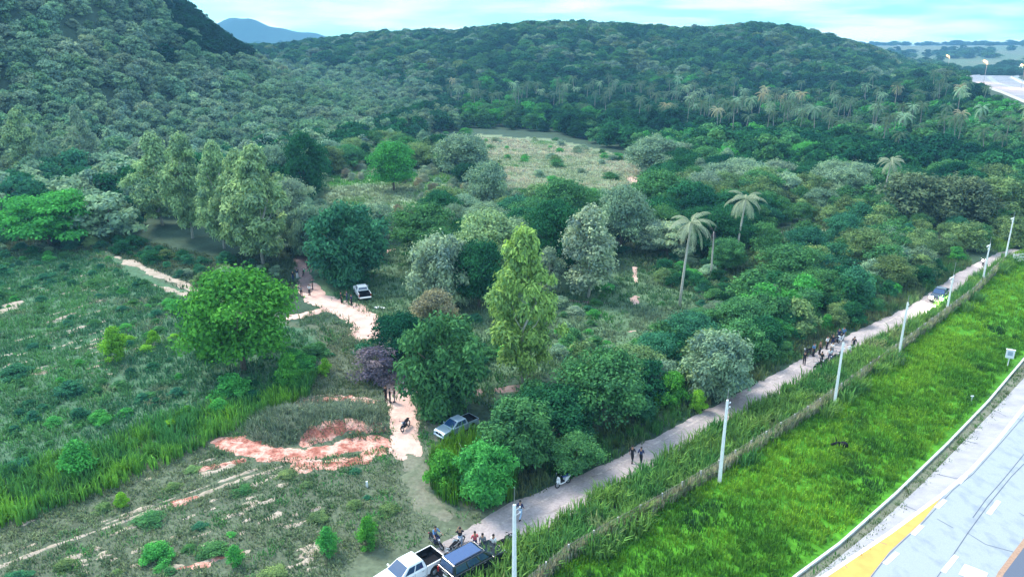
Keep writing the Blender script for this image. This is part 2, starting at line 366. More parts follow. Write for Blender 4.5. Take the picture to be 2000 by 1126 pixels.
# ------------------------------------------------------------------ dirt tracks, banks
M['pink_dirt'] = soil_mat('pink_dirt', col=(.78, .53, .45), col2=(.56, .35, .30), s1=.5, s2=4, amp=.2)
M['red_soil'] = soil_mat('red_soil', col=(.42, .15, .11), col2=(.68, .38, .31), s1=.8, s2=5, amp=.4, bump=.9)
M['pale_dirt'] = soil_mat('pale_dirt', col=(.5, .41, .34), col2=(.33, .27, .21), s1=.6, s2=5, amp=.25)
M['road_dirt'] = soil_mat('road_dirt', col=(.44, .37, .37), col2=(.30, .26, .26), s1=.4, s2=5, amp=.2, bump=.3)
M['track_dirt'] = soil_mat('track_dirt', col=(.20, .20, .15), col2=(.13, .15, .10), s1=.5, s2=3, amp=.25)
M['rut'] = soil_mat('rut_dirt', col=(.33, .28, .27), col2=(.46, .39, .37), s1=1.2, s2=5, amp=.2)
M['purple_dirt'] = soil_mat('purple_dirt', col=(.26, .17, .17), col2=(.20, .15, .14), s1=.5, s2=3, amp=.25)
# dirt road with two wheel ruts
def road_extra(X, Y, m): return m
def road_w(X, Y):
    m = np.full(X.shape, -9.0)
    for (a, b, wa, wb) in zip(ROAD_C[:-1], ROAD_C[1:], ROAD_W[:-1], ROAD_W[1:]):
        vx, vy = b[0] - a[0], b[1] - a[1]; t = np.clip(((X - a[0]) * vx + (Y - a[1]) * vy) / (vx * vx + vy * vy), 0, 1)
        m = np.maximum(m, (wa * (1 - t) + wb * t) / 2 - np.hypot(X - a[0] - t * vx, Y - a[1] - t * vy))
    return m
sheet('dirt_road', [(ROAD_C, 1)], M['road_dirt'], res=.25, extra=lambda X, Y, m: road_w(X, Y) + .75 * fbm(X, Y, 1.5, 3) + .1)
for k, sft in enumerate((-.85, .75)):
    ribbon('wheel_rut', ROAD_C[2:14], [.22] * 12, M['rut'], z=.061, shift=sft, sub=.8)
TRAIL = W([(588, 492), (592, 525), (598, 560), (620, 583), (655, 598), (690, 615), (722, 632), (715, 655)])
TRAIL2 = W([(765, 742), (778, 765), (785, 800), (790, 840), (795, 885)])
sheet('dirt_trail', [(TRAIL[2:], 1.9), (W([(690, 600), (740, 635)]), 1.4), (W([(640, 588), (690, 600)]), 1.6), (W([(560, 622), (640, 604), (700, 625)]), .8), (W([(735, 655), (700, 622)]), 1.0)], M['pink_dirt'], ns=1.1, na=.8, res=.2)
sheet('dirt_trail', [(W([(586, 490), (592, 530), (598, 570)]), 1.0)], M['purple_dirt'], ns=1.2)
sheet('dirt_trail', [(TRAIL2, 1.35), (W([(745, 748), (800, 752)]), .4), (W([(800, 760), (835, 770)]), .35), (W([(785, 860), (770, 880)]), .7)], M['pink_dirt'], ns=1.2, na=.4, res=.18)
sheet('dirt_track', [(W([(805, 890), (812, 940), (835, 985), (870, 1005)]), 1.1), (W([(815, 770), (835, 820), (850, 850)]), .7)], M['track_dirt'], ns=1.4)
sheet('bare_bank', [(W([(440, 862), (470, 868), (520, 885), (580, 888), (640, 880), (700, 868), (740, 862)]), 1.15), (W([(600, 862), (660, 848), (735, 842)]), .95), (W([(580, 912), (690, 900), (745, 880)]), .85), (W([(480, 812), (560, 786), (640, 776), (730, 786)]), .35), (W([(440, 858), (480, 866)]), .6)], M['red_soil'], ns=.9, na=.7, res=.15)
sheet('bare_bank', [(W([(435, 862), (475, 866)]), .45), (W([(640, 850), (668, 846)]), .25), (W([(560, 782), (640, 770), (740, 782)]), .22), (W([(480, 808), (560, 784)]), .1), (W([(600, 900), (655, 902)]), .35)], M['pink_dirt'], ns=.9, na=.45, res=.15)
sheet('cart_track', [(W([(0, 1105), (95, 1068), (200, 1032), (330, 985), (430, 950), (505, 925)]), .16), (W([(0, 1085), (95, 1052)]), .1), (W([(200, 1018), (330, 975), (500, 915)]), .13)], M['pale_dirt'], ns=1.2, na=.35, res=.13)
sheet('cart_track', [(W([(250, 510), (320, 540), (400, 570), (440, 590)]), .9), (W([(205, 492), (300, 530), (430, 572)]), .25), (W([(300, 556), (400, 588)]), .3)], M['pale_dirt'], ns=1.8, na=1.1, res=.25)
sheet('cart_track', [(W([(100, 655), (210, 625)]), .12), (W([(105, 680), (210, 650)]), .25), (W([(0, 610), (35, 590)]), 1.0), (W([(50, 565), (90, 560)]), .3), (W([(0, 565), (20, 563)]), .3), (W([(60, 640), (150, 610)]), .1), (W([(60, 625), (160, 598)]), .1), (W([(215, 652), (235, 645)]), .25)], M['pale_dirt'], ns=1.5, na=.8, res=.2)
sheet('bare_patch', [(W([(400, 925), (450, 910)]), .35), (W([(330, 1110), (480, 1078)]), .2), (W([(400, 1065), (420, 1058)]), .2), (W([(440, 1006), (470, 1002)]), .1), (W([(550, 1000), (565, 995)]), .1), (W([(50, 1020), (200, 975)]), .08), (W([(150, 955), (290, 935)]), .06), (W([(420, 895), (380, 905)]), .06)], M['pale_dirt'], ns=1.0, na=.5, res=.14)
rst = random.Random(4); ST = []
for i in range(95):
    qx, qy = rst.uniform(0, 620), rst.uniform(905, 1120)
    if qy < 1080 - qx * .33 + 10 or (qx > 560 and qy < 960): continue
    L_ = rst.uniform(8, 60); ST.append((W([(qx, qy), (qx + L_, qy - L_ * .36)]), rst.uniform(.02, .22)))
for i in range(60):
    qx, qy = rst.uniform(0, 260), rst.uniform(545, 740); L_ = rst.uniform(10, 50); ST.append((W([(qx, qy), (qx + L_, qy - L_ * .26)]), rst.uniform(.04, .2)))
sheet('bare_patch', ST, M['pale_dirt'], ns=1.1, na=.55, res=.15)
sheet('bare_patch', [(W([(560, 800), (600, 785), (680, 776)]), .35), (W([(340, 985), (380, 970)]), .3), (W([(400, 915), (470, 900)]), .4), (W([(640, 905), (700, 898)]), .5), (W([(330, 1112), (400, 1100)]), .35), (W([(420, 1090), (470, 1080)]), .3)], M['red_soil'], ns=1.1, na=.6, res=.16)
sheet('bare_patch', [(W([(738, 500), (768, 486)]), .45), (W([(1240, 522), (1242, 552)]), .35), (W([(1240, 580), (1241, 592)]), .5), (W([(1228, 648), (1242, 645)]), .2), (W([(1162, 380), (1165, 395)]), .7), (W([(1232, 345), (1242, 355)]), 1.6)], M['pink_dirt'], ns=1.0, na=.5, res=.2)
sheet('bare_patch', [(W([(920, 770), (1010, 755)]), .7), (W([(1100, 585), (1190, 592)]), .5), (W([(860, 760), (960, 768)]), .5)], M['purple_dirt'], ns=1.6, res=.25)

# ------------------------------------------------------------------ highway
HWY = W([(1480, 1190), (1555, 1126)]) [:1] + KERB[1:]
# kerb line runs on beyond the frame and bends back to the north
KL = KERB + [(72, 93.5), (100, 124), (140, 166), (185, 222), (219, 290), (248, 369), (291, 460), (348, 592), (402, 690), (480, 800)]
def offs(pts, d):
    o = []
    for i, p in enumerate(pts):
        a = pts[max(0, i - 1)]; b = pts[min(len(pts) - 1, i + 1)]; dx, dy = b[0] - a[0], b[1] - a[1]; l = math.hypot(dx, dy); o.append((p[0] + dy / l * d, p[1] - dx / l * d))
    return o
M['kerb'] = paint('kerb_concrete', (.6, .6, .58), .7, noise=.15, scale=1.5)
def conc_mat(name, ca, cb, s, sx=(1, 1, 1), lo=.45, hi=.6, joints=0):
    m, t = newmat(name); N = t.nodes.new; lk = t.links.new
    o = N('ShaderNodeOutputMaterial'); p = N('ShaderNodeBsdfPrincipled'); p.inputs['Roughness'].default_value = .75; g = N('ShaderNodeNewGeometry')
    mp = N('ShaderNodeMapping'); mp.inputs['Rotation'].default_value = (0, 0, R(47)); mp.inputs['Scale'].default_value = sx; lk(g.outputs['Position'], mp.inputs[0])
    n1 = N('ShaderNodeTexNoise'); n1.inputs['Scale'].default_value = s; n1.inputs['Detail'].default_value = 5; n1.inputs['Roughness'].default_value = .55; lk(mp.outputs[0], n1.inputs[0])
    r = N('ShaderNodeMapRange'); r.inputs[1].default_value = lo; r.inputs[2].default_value = hi; lk(n1.outputs[0], r.inputs[0])
    mx = N('ShaderNodeMix'); mx.data_type = 'RGBA'; mx.inputs[6].default_value = (*ca, 1); mx.inputs[7].default_value = (*cb, 1); lk(r.outputs[0], mx.inputs[0])
    last = mx.outputs[2]
    n2 = N('ShaderNodeTexNoise'); n2.inputs['Scale'].default_value = 14; n2.inputs['Detail'].default_value = 3; lk(g.outputs['Position'], n2.inputs[0])
    r2 = N('ShaderNodeMapRange'); r2.inputs[3].default_value = .85; r2.inputs[4].default_value = 1.15; lk(n2.outputs[0], r2.inputs[0])
    v = N('ShaderNodeVectorMath'); v.operation = 'SCALE'; lk(last, v.inputs[0]); lk(r2.outputs[0], v.inputs['Scale']); last = v.outputs[0]
    lk(last, p.inputs['Base Color']); lk(p.outputs[0], o.inputs[0]); return m
M['shoulder'] = conc_mat('shoulder_concrete', (.40, .375, .39), (.31, .295, .315), .5, (1, 1.6, 1), .4, .65)
M['lane'] = conc_mat('worn_lane', (.31, .345, .37), (.235, .27, .32), .9, (1.0, .6, 1), .5, .68)
M['mark_white'] = paint('road_paint_white', (.80, .80, .80), .7, noise=.12, scale=2); M['mark_yellow'] = paint('road_paint_yellow', (.75, .36, .08), .7, noise=.12, scale=1.2)
M['crack'] = paint('tar_joint', (.10, .12, .17), .8)
def hz(x, y): return TG(np.asarray(x), np.asarray(y)) + .12
ribbon('verge', offs(KL, .9), [1.6] * len(KL), M['track_dirt'], z=.03, zfun=TG)
ribbon('highway_shoulder', offs(KL, 3.8), [5.0] * len(KL), M['shoulder'], z=-.03, zfun=hz)
ribbon('highway_shoulder', offs(KL, 22), [34] * len(KL), M['lane'], z=-.04, zfun=hz, cross=4)
fq = [p for p in KL if p[1] > 280]
M['asphalt'] = conc_mat('old_asphalt', (.20, .21, .24), (.27, .28, .31), .2, (1, .3, 1))
ribbon('highway_lane', offs(fq, 9.5), [12.5] * len(fq), M['asphalt'], z=.03, zfun=hz)
ribbon('highway_lane', offs(fq, 26), [12.5] * len(fq), M['asphalt'], z=.03, zfun=hz)
# near carriageway measured from the paint in the photograph
def P2(pts): return [Gp(*p, .12) for p in pts]
white_edge = P2([(1552, 1165), (1607, 1126), (1737, 1040), (1840, 965), (1896, 918), (1943, 866), (2000, 795), (2060, 728)])
wmb = MB(); wpts = white_edge + [(90, 100), (140, 152)]
def poly_sheet(name, pts, mat, z, kind='structure', parent=None):
    mb = MB(); mb.add([(x, y, float(TG(x, y)) + z) for x, y in pts], [tuple(range(len(pts)))]); o = mb.build(name, mat, parent)
    if kind: tag(o, kind=kind)
    return o
lane_poly = white_edge + [(95, 90), (95, 30), (30, 30)]
poly_sheet('highway_lane', lane_poly, M['lane'], .105)
shp = P2([(1515, 1190), (1590, 1126), (1700, 1037), (1800, 945), (1895, 848), (1960, 780), (2020, 716), (2060, 675)])
poly_sheet('highway_shoulder', shp + white_edge[::-1], M['shoulder'], .098)
ribbon('road_marking', white_edge, [.30] * len(white_edge), M['mark_white'], z=.125, zfun=TG)
yl = P2([(1556, 1168), (1611, 1129), (1739, 1043), (1838, 969)]); yr = P2([(1846, 961), (1801, 1017), (1737, 1076), (1698, 1126), (1665, 1170)])
poly_sheet('road_marking', yl + yr, M['mark_yellow'], .118)
for a, b in (((1728, 1100), (1753, 1078)), ((1783, 1043), (1801, 1025)), ((1829, 991), (1846, 975)), ((1872, 943), (1886, 928)), ((1842, 1116), (1868, 1084)), ((1931, 1003), (1951, 977))):
    ribbon('road_marking', P2([a, b]), [.34, .34], M['mark_white'], z=.122, zfun=TG)
poly_sheet('road_marking', P2([(1884, 1100), (1872, 1120), (1920, 1138), (1930, 1118)]), M['mark_white'], .123)
for pts in ([(1820, 1140), (1860, 1085), (1890, 1040), (1930, 985), (1975, 930), (2010, 895)], [(1698, 1130), (1737, 1080), (1803, 1019), (1862, 955), (1900, 925), (1960, 858), (2010, 800)], [(1890, 1040), (1925, 1062), (2010, 1085)], [(1990, 1000), (2040, 1030)], [(1862, 1030), (1830, 1012)], [(1830, 925), (1875, 935)], [(1880, 858), (1910, 866)], [(1700, 1052), (1732, 1062)], [(1765, 985), (1800, 1000)], [(1935, 798), (1965, 812)], [(1640, 1090), (1655, 1108)], [(1900, 1010), (1925, 975), (1960, 935), (2005, 880)]):
    q = P2(pts); ribbon('tar_joint', q, [.05] * len(q), M['crack'], z=.121, zfun=TG)
M['rail_brown'] = paint('median_brown', (.36, .22, .15), .8, noise=.2); 
q = P2([(1940, 1150), (1955, 1118), (1990, 1072), (2030, 1020)]); ribbon('median_strip', q, [.35] * 4, M['rail_brown'], z=.13, zfun=TG)
q = P2([(1975, 1150), (1990, 1118), (2030, 1070)]); ribbon('median_strip', q, [1.8] * 3, M['crack'], z=.127, zfun=TG)
# kerb: raised concrete edge
kmb = MB(); P = KL
rings = []
for i, p in enumerate(P):
    a = P[max(0, i - 1)]; b = P[min(len(P) - 1, i + 1)]; dx, dy = b[0] - a[0], b[1] - a[1]; l = math.hypot(dx, dy); nx, ny = -dy / l, dx / l; z = float(TG(p[0], p[1]))
    rings.append([(p[0] + nx * .09, p[1] + ny * .09, z - .3), (p[0] + nx * .09, p[1] + ny * .09, z + .22), (p[0] - nx * .09, p[1] - ny * .09, z + .22), (p[0] - nx * .09, p[1] - ny * .09, z - .3)])
kmb.loft(rings); tag(kmb.build('kerb', M['kerb']), kind='structure')
# far side parapet of the distant stretch
far_i = [i for i, p in enumerate(KL) if p[1] > 280]
FP = [KL[i] for i in far_i]
for d, h_, nm in ((0.4, 1.0, 'near'), (34, 1.1, 'far')):
    mb = MB(); rr = []
    Q = offs(FP, d)
    for i, p in enumerate(Q):
        a = Q[max(0, i - 1)]; b = Q[min(len(Q) - 1, i + 1)]; dx, dy = b[0] - a[0], b[1] - a[1]; l = math.hypot(dx, dy); nx, ny = -dy / l, dx / l; z = float(TG(p[0], p[1]))
        rr.append([(p[0] + nx * .2, p[1] + ny * .2, z - .3), (p[0] + nx * .2, p[1] + ny * .2, z + h_), (p[0] - nx * .2, p[1] - ny * .2, z + h_), (p[0] - nx * .2, p[1] - ny * .2, z - .3)])
    mb.loft(rr); tag(mb.build('parapet', M['kerb']), 'pale concrete parapet along the %s edge of the distant highway curve' % nm, 'parapet')
#@@PLANTS
#@@OBJECTS
# ------------------------------------------------------------------ foliage prototypes
def clump_leaves(cen, rad, nl, size, rg, flat=.75, droop=0, hollow=.35, aspect=1.7):
    """cen (k,3), rad (k,) -> quads (k*nl*4,3), var"""
    k = len(cen); d = rg.normal(size=(k, nl, 3)); d /= np.linalg.norm(d, axis=2, keepdims=True)
    d[..., 2] = np.where(d[..., 2] < -.3, -d[..., 2] * .6, d[..., 2])
    r = (hollow + (1 - hollow) * rg.random((k, nl, 1)) ** .5) * rad[:, None, None] * (1 + .28 * np.abs(rg.normal(size=(k, nl, 1))))
    p = cen[:, None, :] + d * r * np.array([1, 1, flat])
    nrm = d + rg.normal(size=d.shape) * .55; nrm[..., 2] += .35; nrm /= np.linalg.norm(nrm, axis=2, keepdims=True)
    t = np.cross(nrm, rg.normal(size=d.shape)); 
    if droop: t = t * (1 - droop) + np.array([0, 0, -1.0]) * droop; t -= nrm * np.sum(t * nrm, 2, keepdims=True)
    t /= np.linalg.norm(t, axis=2, keepdims=True) + 1e-9; b = np.cross(nrm, t)
    s = size * (.6 + .8 * rg.random((k, nl, 1)))
    q = np.stack([p - t * s * aspect / 2, p + b * s / 2 + nrm * s * .08, p + t * s * aspect / 2, p - b * s / 2 + nrm * s * .08], 2)
    var = np.clip(.45 + rg.normal(size=(k, 1)) * .17 + rg.normal(size=(k, nl)) * .20, 0, 1)
    return q.reshape(-1, 3), var.reshape(-1)
def crown_pts(shape, W_, H_, z0, k, rg):
    pts = []; rad = []
    while len(pts) < k:
        u = rg.random(); a = rg.random() * 2 * math.pi; q = rg.random()
        if shape == 'broad':      # dome, wider low, lumpy
            zz = u; rr = W_ / 2 * math.sqrt(max(0, 1 - (abs(zz - .42) / .6) ** 2.3)); r = rr * (.35 + .65 * math.sqrt(q)); cr = W_ * (.10 + .08 * rg.random())
        elif shape == 'layer':
            zz = (math.floor(u * 5) + .3 * rg.random()) / 5; rr = W_ / 2 * math.sqrt(max(0, 1 - (abs(zz - .35) / .7) ** 2)); r = rr * math.sqrt(q); cr = W_ * (.09 + .06 * rg.random())
        elif shape == 'euc':      # tall, cone-like, hanging tips
            zz = u; rr = W_ / 2 * (min(1, (1.04 - zz) / .55)) ** .8 * min(1, .45 + zz * 2.2); r = rr * (.3 + .7 * math.sqrt(q)); cr = W_ * (.07 + .06 * rg.random())
        elif shape == 'weep':
            zz = u; rr = W_ / 2 * math.sqrt(max(0, 1 - (abs(zz - .5) / .56) ** 2.6)); r = rr * (.4 + .6 * math.sqrt(q)); cr = W_ * (.09 + .06 * rg.random())
        elif shape == 'column':
            zz = u; rr = W_ / 2 * min(1, (1.02 - zz) / .35) ** .7 * min(1, .6 + zz * 1.5); r = rr * (.3 + .7 * math.sqrt(q)); cr = W_ * (.12 + .08 * rg.random())
        else:                     # bush: half dome from the ground
            zz = u ** 1.2; rr = W_ / 2 * math.sqrt(max(0, 1 - zz ** 2.2)); r = rr * (.2 + .8 * math.sqrt(q)); cr = W_ * (.10 + .09 * rg.random())
        lump = 1 + .22 * math.sin(a * 3 + zz * 5 + W_) + .12 * math.sin(a * 5 - zz * 7)
        r = max(0, min(r * lump, W_ * .56) - cr * .45); pts.append((r * math.cos(a), r * math.sin(a), z0 + zz * (H_ - z0 - cr * .5))); rad.append(cr)
    return np.array(pts), np.array(rad)
def trunk_mesh(name, H_, z0, r0, targets, mat, rg, multi=False, up=.75):
    mb = MB(); sway = [(rg.normal() * .04 * H_ * t, rg.normal() * .04 * H_ * t, H_ * up * t) for t in (0, .25, .5, .75, 1)]
    sway[0] = (0, 0, -.4)
    if not multi: mb.tube(sway, [r0 * 1.25, r0, r0 * .8, r0 * .55, r0 * .25], 7)
    for t in targets:
        if multi: b = Vector((t[0] * .12, t[1] * .12, -.3)); st = 0
        else:
            h = max(.2, min(.92, (t[2] - .25 * H_) / (H_ * up))); i = min(3, int(h * 4)); f = h * 4 - i; b = Vector(sway[i]).lerp(Vector(sway[i + 1]), f)
        t = Vector(t); m = b.lerp(t, .55) + Vector((0, 0, -.05 * H_ if not multi else .06 * H_))
        mb.tube([b, m, t], [r0 * .42, r0 * .25, r0 * .08], 5, cap=False)
    return mb.mesh(name, mat, True)
PROTO = {}
def proto(key, shape, W_, H_, z0, k, nl, size, r0=.2, bark='bark', droop=0, flat=.75, multi=False, seeds=3, hollow=.35, asp=1.7, limbs=9):
    PROTO[key] = []
    for s in range(seeds):
        rg = np.random.default_rng(hash(key) % 1 + len(key) * 31 + ord(key[0]) * 7 + s * 101)
        c, r = crown_pts(shape, W_, H_, z0, k, rg); q, v = clump_leaves(c, r, nl, size, rg, flat, droop, hollow, asp)
        cm = np_mesh(key + '_foliage', q, 4, M['leaf'], v)
        tm = trunk_mesh(key + '_wood', H_, z0, r0, c[rg.permutation(k)[:limbs]], M[bark], rg, multi)
        PROTO[key].append((cm, tm, W_, H_))
# sizes in metres; instances are scaled from these
proto('broad', 'broad', 9, 8, 1.8, 85, 190, .20, .22)
proto('layer', 'layer', 11, 8, 2.0, 80, 180, .23, .25, flat=.45)
proto('euc', 'euc', 7, 15, 1.8, 130, 170, .19, .16, 'bark_pale', .75, 1.25, hollow=.3, asp=2.4)
proto('weep', 'weep', 8, 8, .3, 95, 180, .19, .2, droop=.6, flat=1.2, asp=2.6)
proto('column', 'column', 5, 9, .9, 75, 170, .18, .14, 'bark_pale', .3, 1.1)
proto('bush', 'bush', 4, 3, .1, 42, 130, .14, .07, 'twig', multi=True, seeds=4, limbs=8)
proto('scrub', 'bush', 5, 4.4, .3, 60, 90, .14, .09, 'twig', multi=True, seeds=3, limbs=12, hollow=.5)
proto('wood', 'broad', 9, 8, 1.0, 46, 62, .46, .2, seeds=4, limbs=4)
proto('wooddense', 'bush', 8, 6, .3, 40, 60, .44, .16, seeds=3, limbs=3)
# coconut palm
def palm_mesh(rg, H_=11, lean=1.2, fr=20, dead=False):
    a0 = rg.random() * 6.28; tp = [(lean * (t ** 1.6) * math.cos(a0), lean * (t ** 1.6) * math.sin(a0), H_ * t - (.4 if t == 0 else 0)) for t in (0, .2, .4, .6, .8, 1)]
    tb = MB(); tb.tube(tp, [.22, .17, .15, .14, .13, .12], 7); top = np.array(tp[-1]); Q = []; VV = []
    for i in range(fr):
        a = i * 2.4 + rg.random() * .4; el = 1.15 - 1.75 * (i / fr) + rg.normal() * .08; Lf = 3.9 * (.8 + .3 * rg.random()); seg = 9; p = top.copy(); d_el = el
        pts = [p.copy()]
        for k in range(seg):
            p = p + np.array([math.cos(a) * math.cos(d_el), math.sin(a) * math.cos(d_el), math.sin(d_el)]) * Lf / seg; d_el = max(-1.45, d_el - .19); pts.append(p.copy())
        side = np.array([-math.sin(a), math.cos(a), 0])
        for k in range(seg):
            wdt = .62 * math.sin(math.pi * (k + .8) / (seg + 1.2)) + .08; A, B = pts[k], pts[k + 1]
            Q.append(np.array([A + side * .035, A - side * .035, B - side * .03, B + side * .03])); VV.append(.8)
            for sgn in (-1, 1):
                for h in (0, .5):
                    S0 = A + (B - A) * h; S1 = A + (B - A) * (h + .3); tip = S0 + side * sgn * wdt * .8 + (B - A) * .8 + np.array([0, 0, -.55 * wdt])
                    Q.append(np.array([S0, S1, tip + (B - A) * .12, tip])); VV.append(.4 + .25 * rg.random() + (.15 if i > fr * .7 else 0))
    return np.concatenate(Q), np.array(VV), tb
for s in range(4):
    rg = np.random.default_rng(500 + s); q, v, tb = palm_mesh(rg, 11, .5 + s * .4, 17)
    PROTO.setdefault('palm', []).append((np_mesh('palm_fronds', q, 4, M['leaf'], v), tb.mesh('palm_trunk', M['bark_palm'], True), 7, 12))
NAMES = {'broad': ('broadleaf_tree', 'trunk', 'crown', 'tree'), 'layer': ('broadleaf_tree', 'trunk', 'crown', 'tree'), 'euc': ('eucalyptus_tree', 'trunk', 'crown', 'tree'),
         'weep': ('willowy_tree', 'trunk', 'crown', 'tree'), 'column': ('column_tree', 'trunk', 'crown', 'tree'), 'bush': ('bush', 'stem', 'foliage', 'bush'), 'scrub': ('scrub_bush', 'stem', 'foliage', 'bush'),
         'wood': ('woodland_tree', 'trunk', 'crown', 'tree'), 'wooddense': ('low_tree', 'trunk', 'crown', 'tree'), 'palm': ('coconut_palm', 'trunk', 'fronds', 'palm tree')}
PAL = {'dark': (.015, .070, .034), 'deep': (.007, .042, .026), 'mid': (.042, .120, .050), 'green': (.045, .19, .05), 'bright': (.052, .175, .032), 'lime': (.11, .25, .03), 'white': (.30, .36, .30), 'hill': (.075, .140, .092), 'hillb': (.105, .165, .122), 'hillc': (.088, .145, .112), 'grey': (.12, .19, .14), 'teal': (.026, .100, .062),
       'euc': (.145, .225, .125), 'eucl': (.145, .235, .075), 'olive': (.085, .14, .065), 'brown': (.070, .105, .068), 'pale': (.165, .215, .165), 'purple': (.11, .09, .13), 'palm': (.050, .085, .060), 'dry': (.17, .165, .12), 'ash': (.145, .205, .155)}
PM = 1.9
CNAME = {'hill': 'hazy green', 'hillb': 'hazy grey-green', 'hillc': 'hazy blue-green', 'dark': 'dark green', 'deep': 'very deep green', 'mid': 'mid green', 'green': 'fresh green', 'bright': 'bright green', 'lime': 'yellow-green', 'grey': 'grey-green', 'teal': 'teal green', 'euc': 'soft sage green',
         'eucl': 'light green', 'olive': 'olive green', 'brown': 'brownish green', 'pale': 'pale silvery', 'purple': 'purplish grey leafless', 'palm': 'grey-green', 'dry': 'dry tan', 'ash': 'ashy pale green'}
def plant(kind, x, y, H_, W_, col, label=None, group=None, z=None, jit=.12, seed=None):
    v = PROTO[kind]; i = random.randrange(len(v)) if seed is None else seed % len(v); cm, tm, w0, h0 = v[i]; nm = NAMES[kind]
    if z is None: z = float(TG(x, y))
    r = empty(nm[0], (x, y, z - .05), random.random() * 6.28 if kind != 'palm' else random.random() * 6.28, label=label, cat=nm[3], group=group)
    r.scale = (W_ / w0, W_ / w0, H_ / h0)
    t = bpy.data.objects.new(nm[1], tm); COL.objects.link(t); t.parent = r
    c = bpy.data.objects.new(nm[2], cm); COL.objects.link(c); c.parent = r
    b = [q * PM for q in PAL[col]]; j = 1 + random.uniform(-jit, jit) * 1.6; g = random.uniform(-jit, jit) * .5
    c.color = (b[0] * (j + g), b[1] * j, b[2] * (j - g), 1); return r
OCC = []     # occupied spots (x, y, radius)
def tree_px(kind, px, base, top, wpx, col, label, group=None, seed=None, wmul=1.0):
    p = G(px, base); H_ = top_z(p.y, top) - p.z; dep = p.y * CS + (CAM_H - p.z) * SN; W_ = wpx * dep / FPX * wmul
    OCC.append((p.x, p.y, W_ * .42)); return plant(kind, p.x, p.y, max(.3, H_), W_, col, label, group, z=p.z, seed=seed, jit=.04)
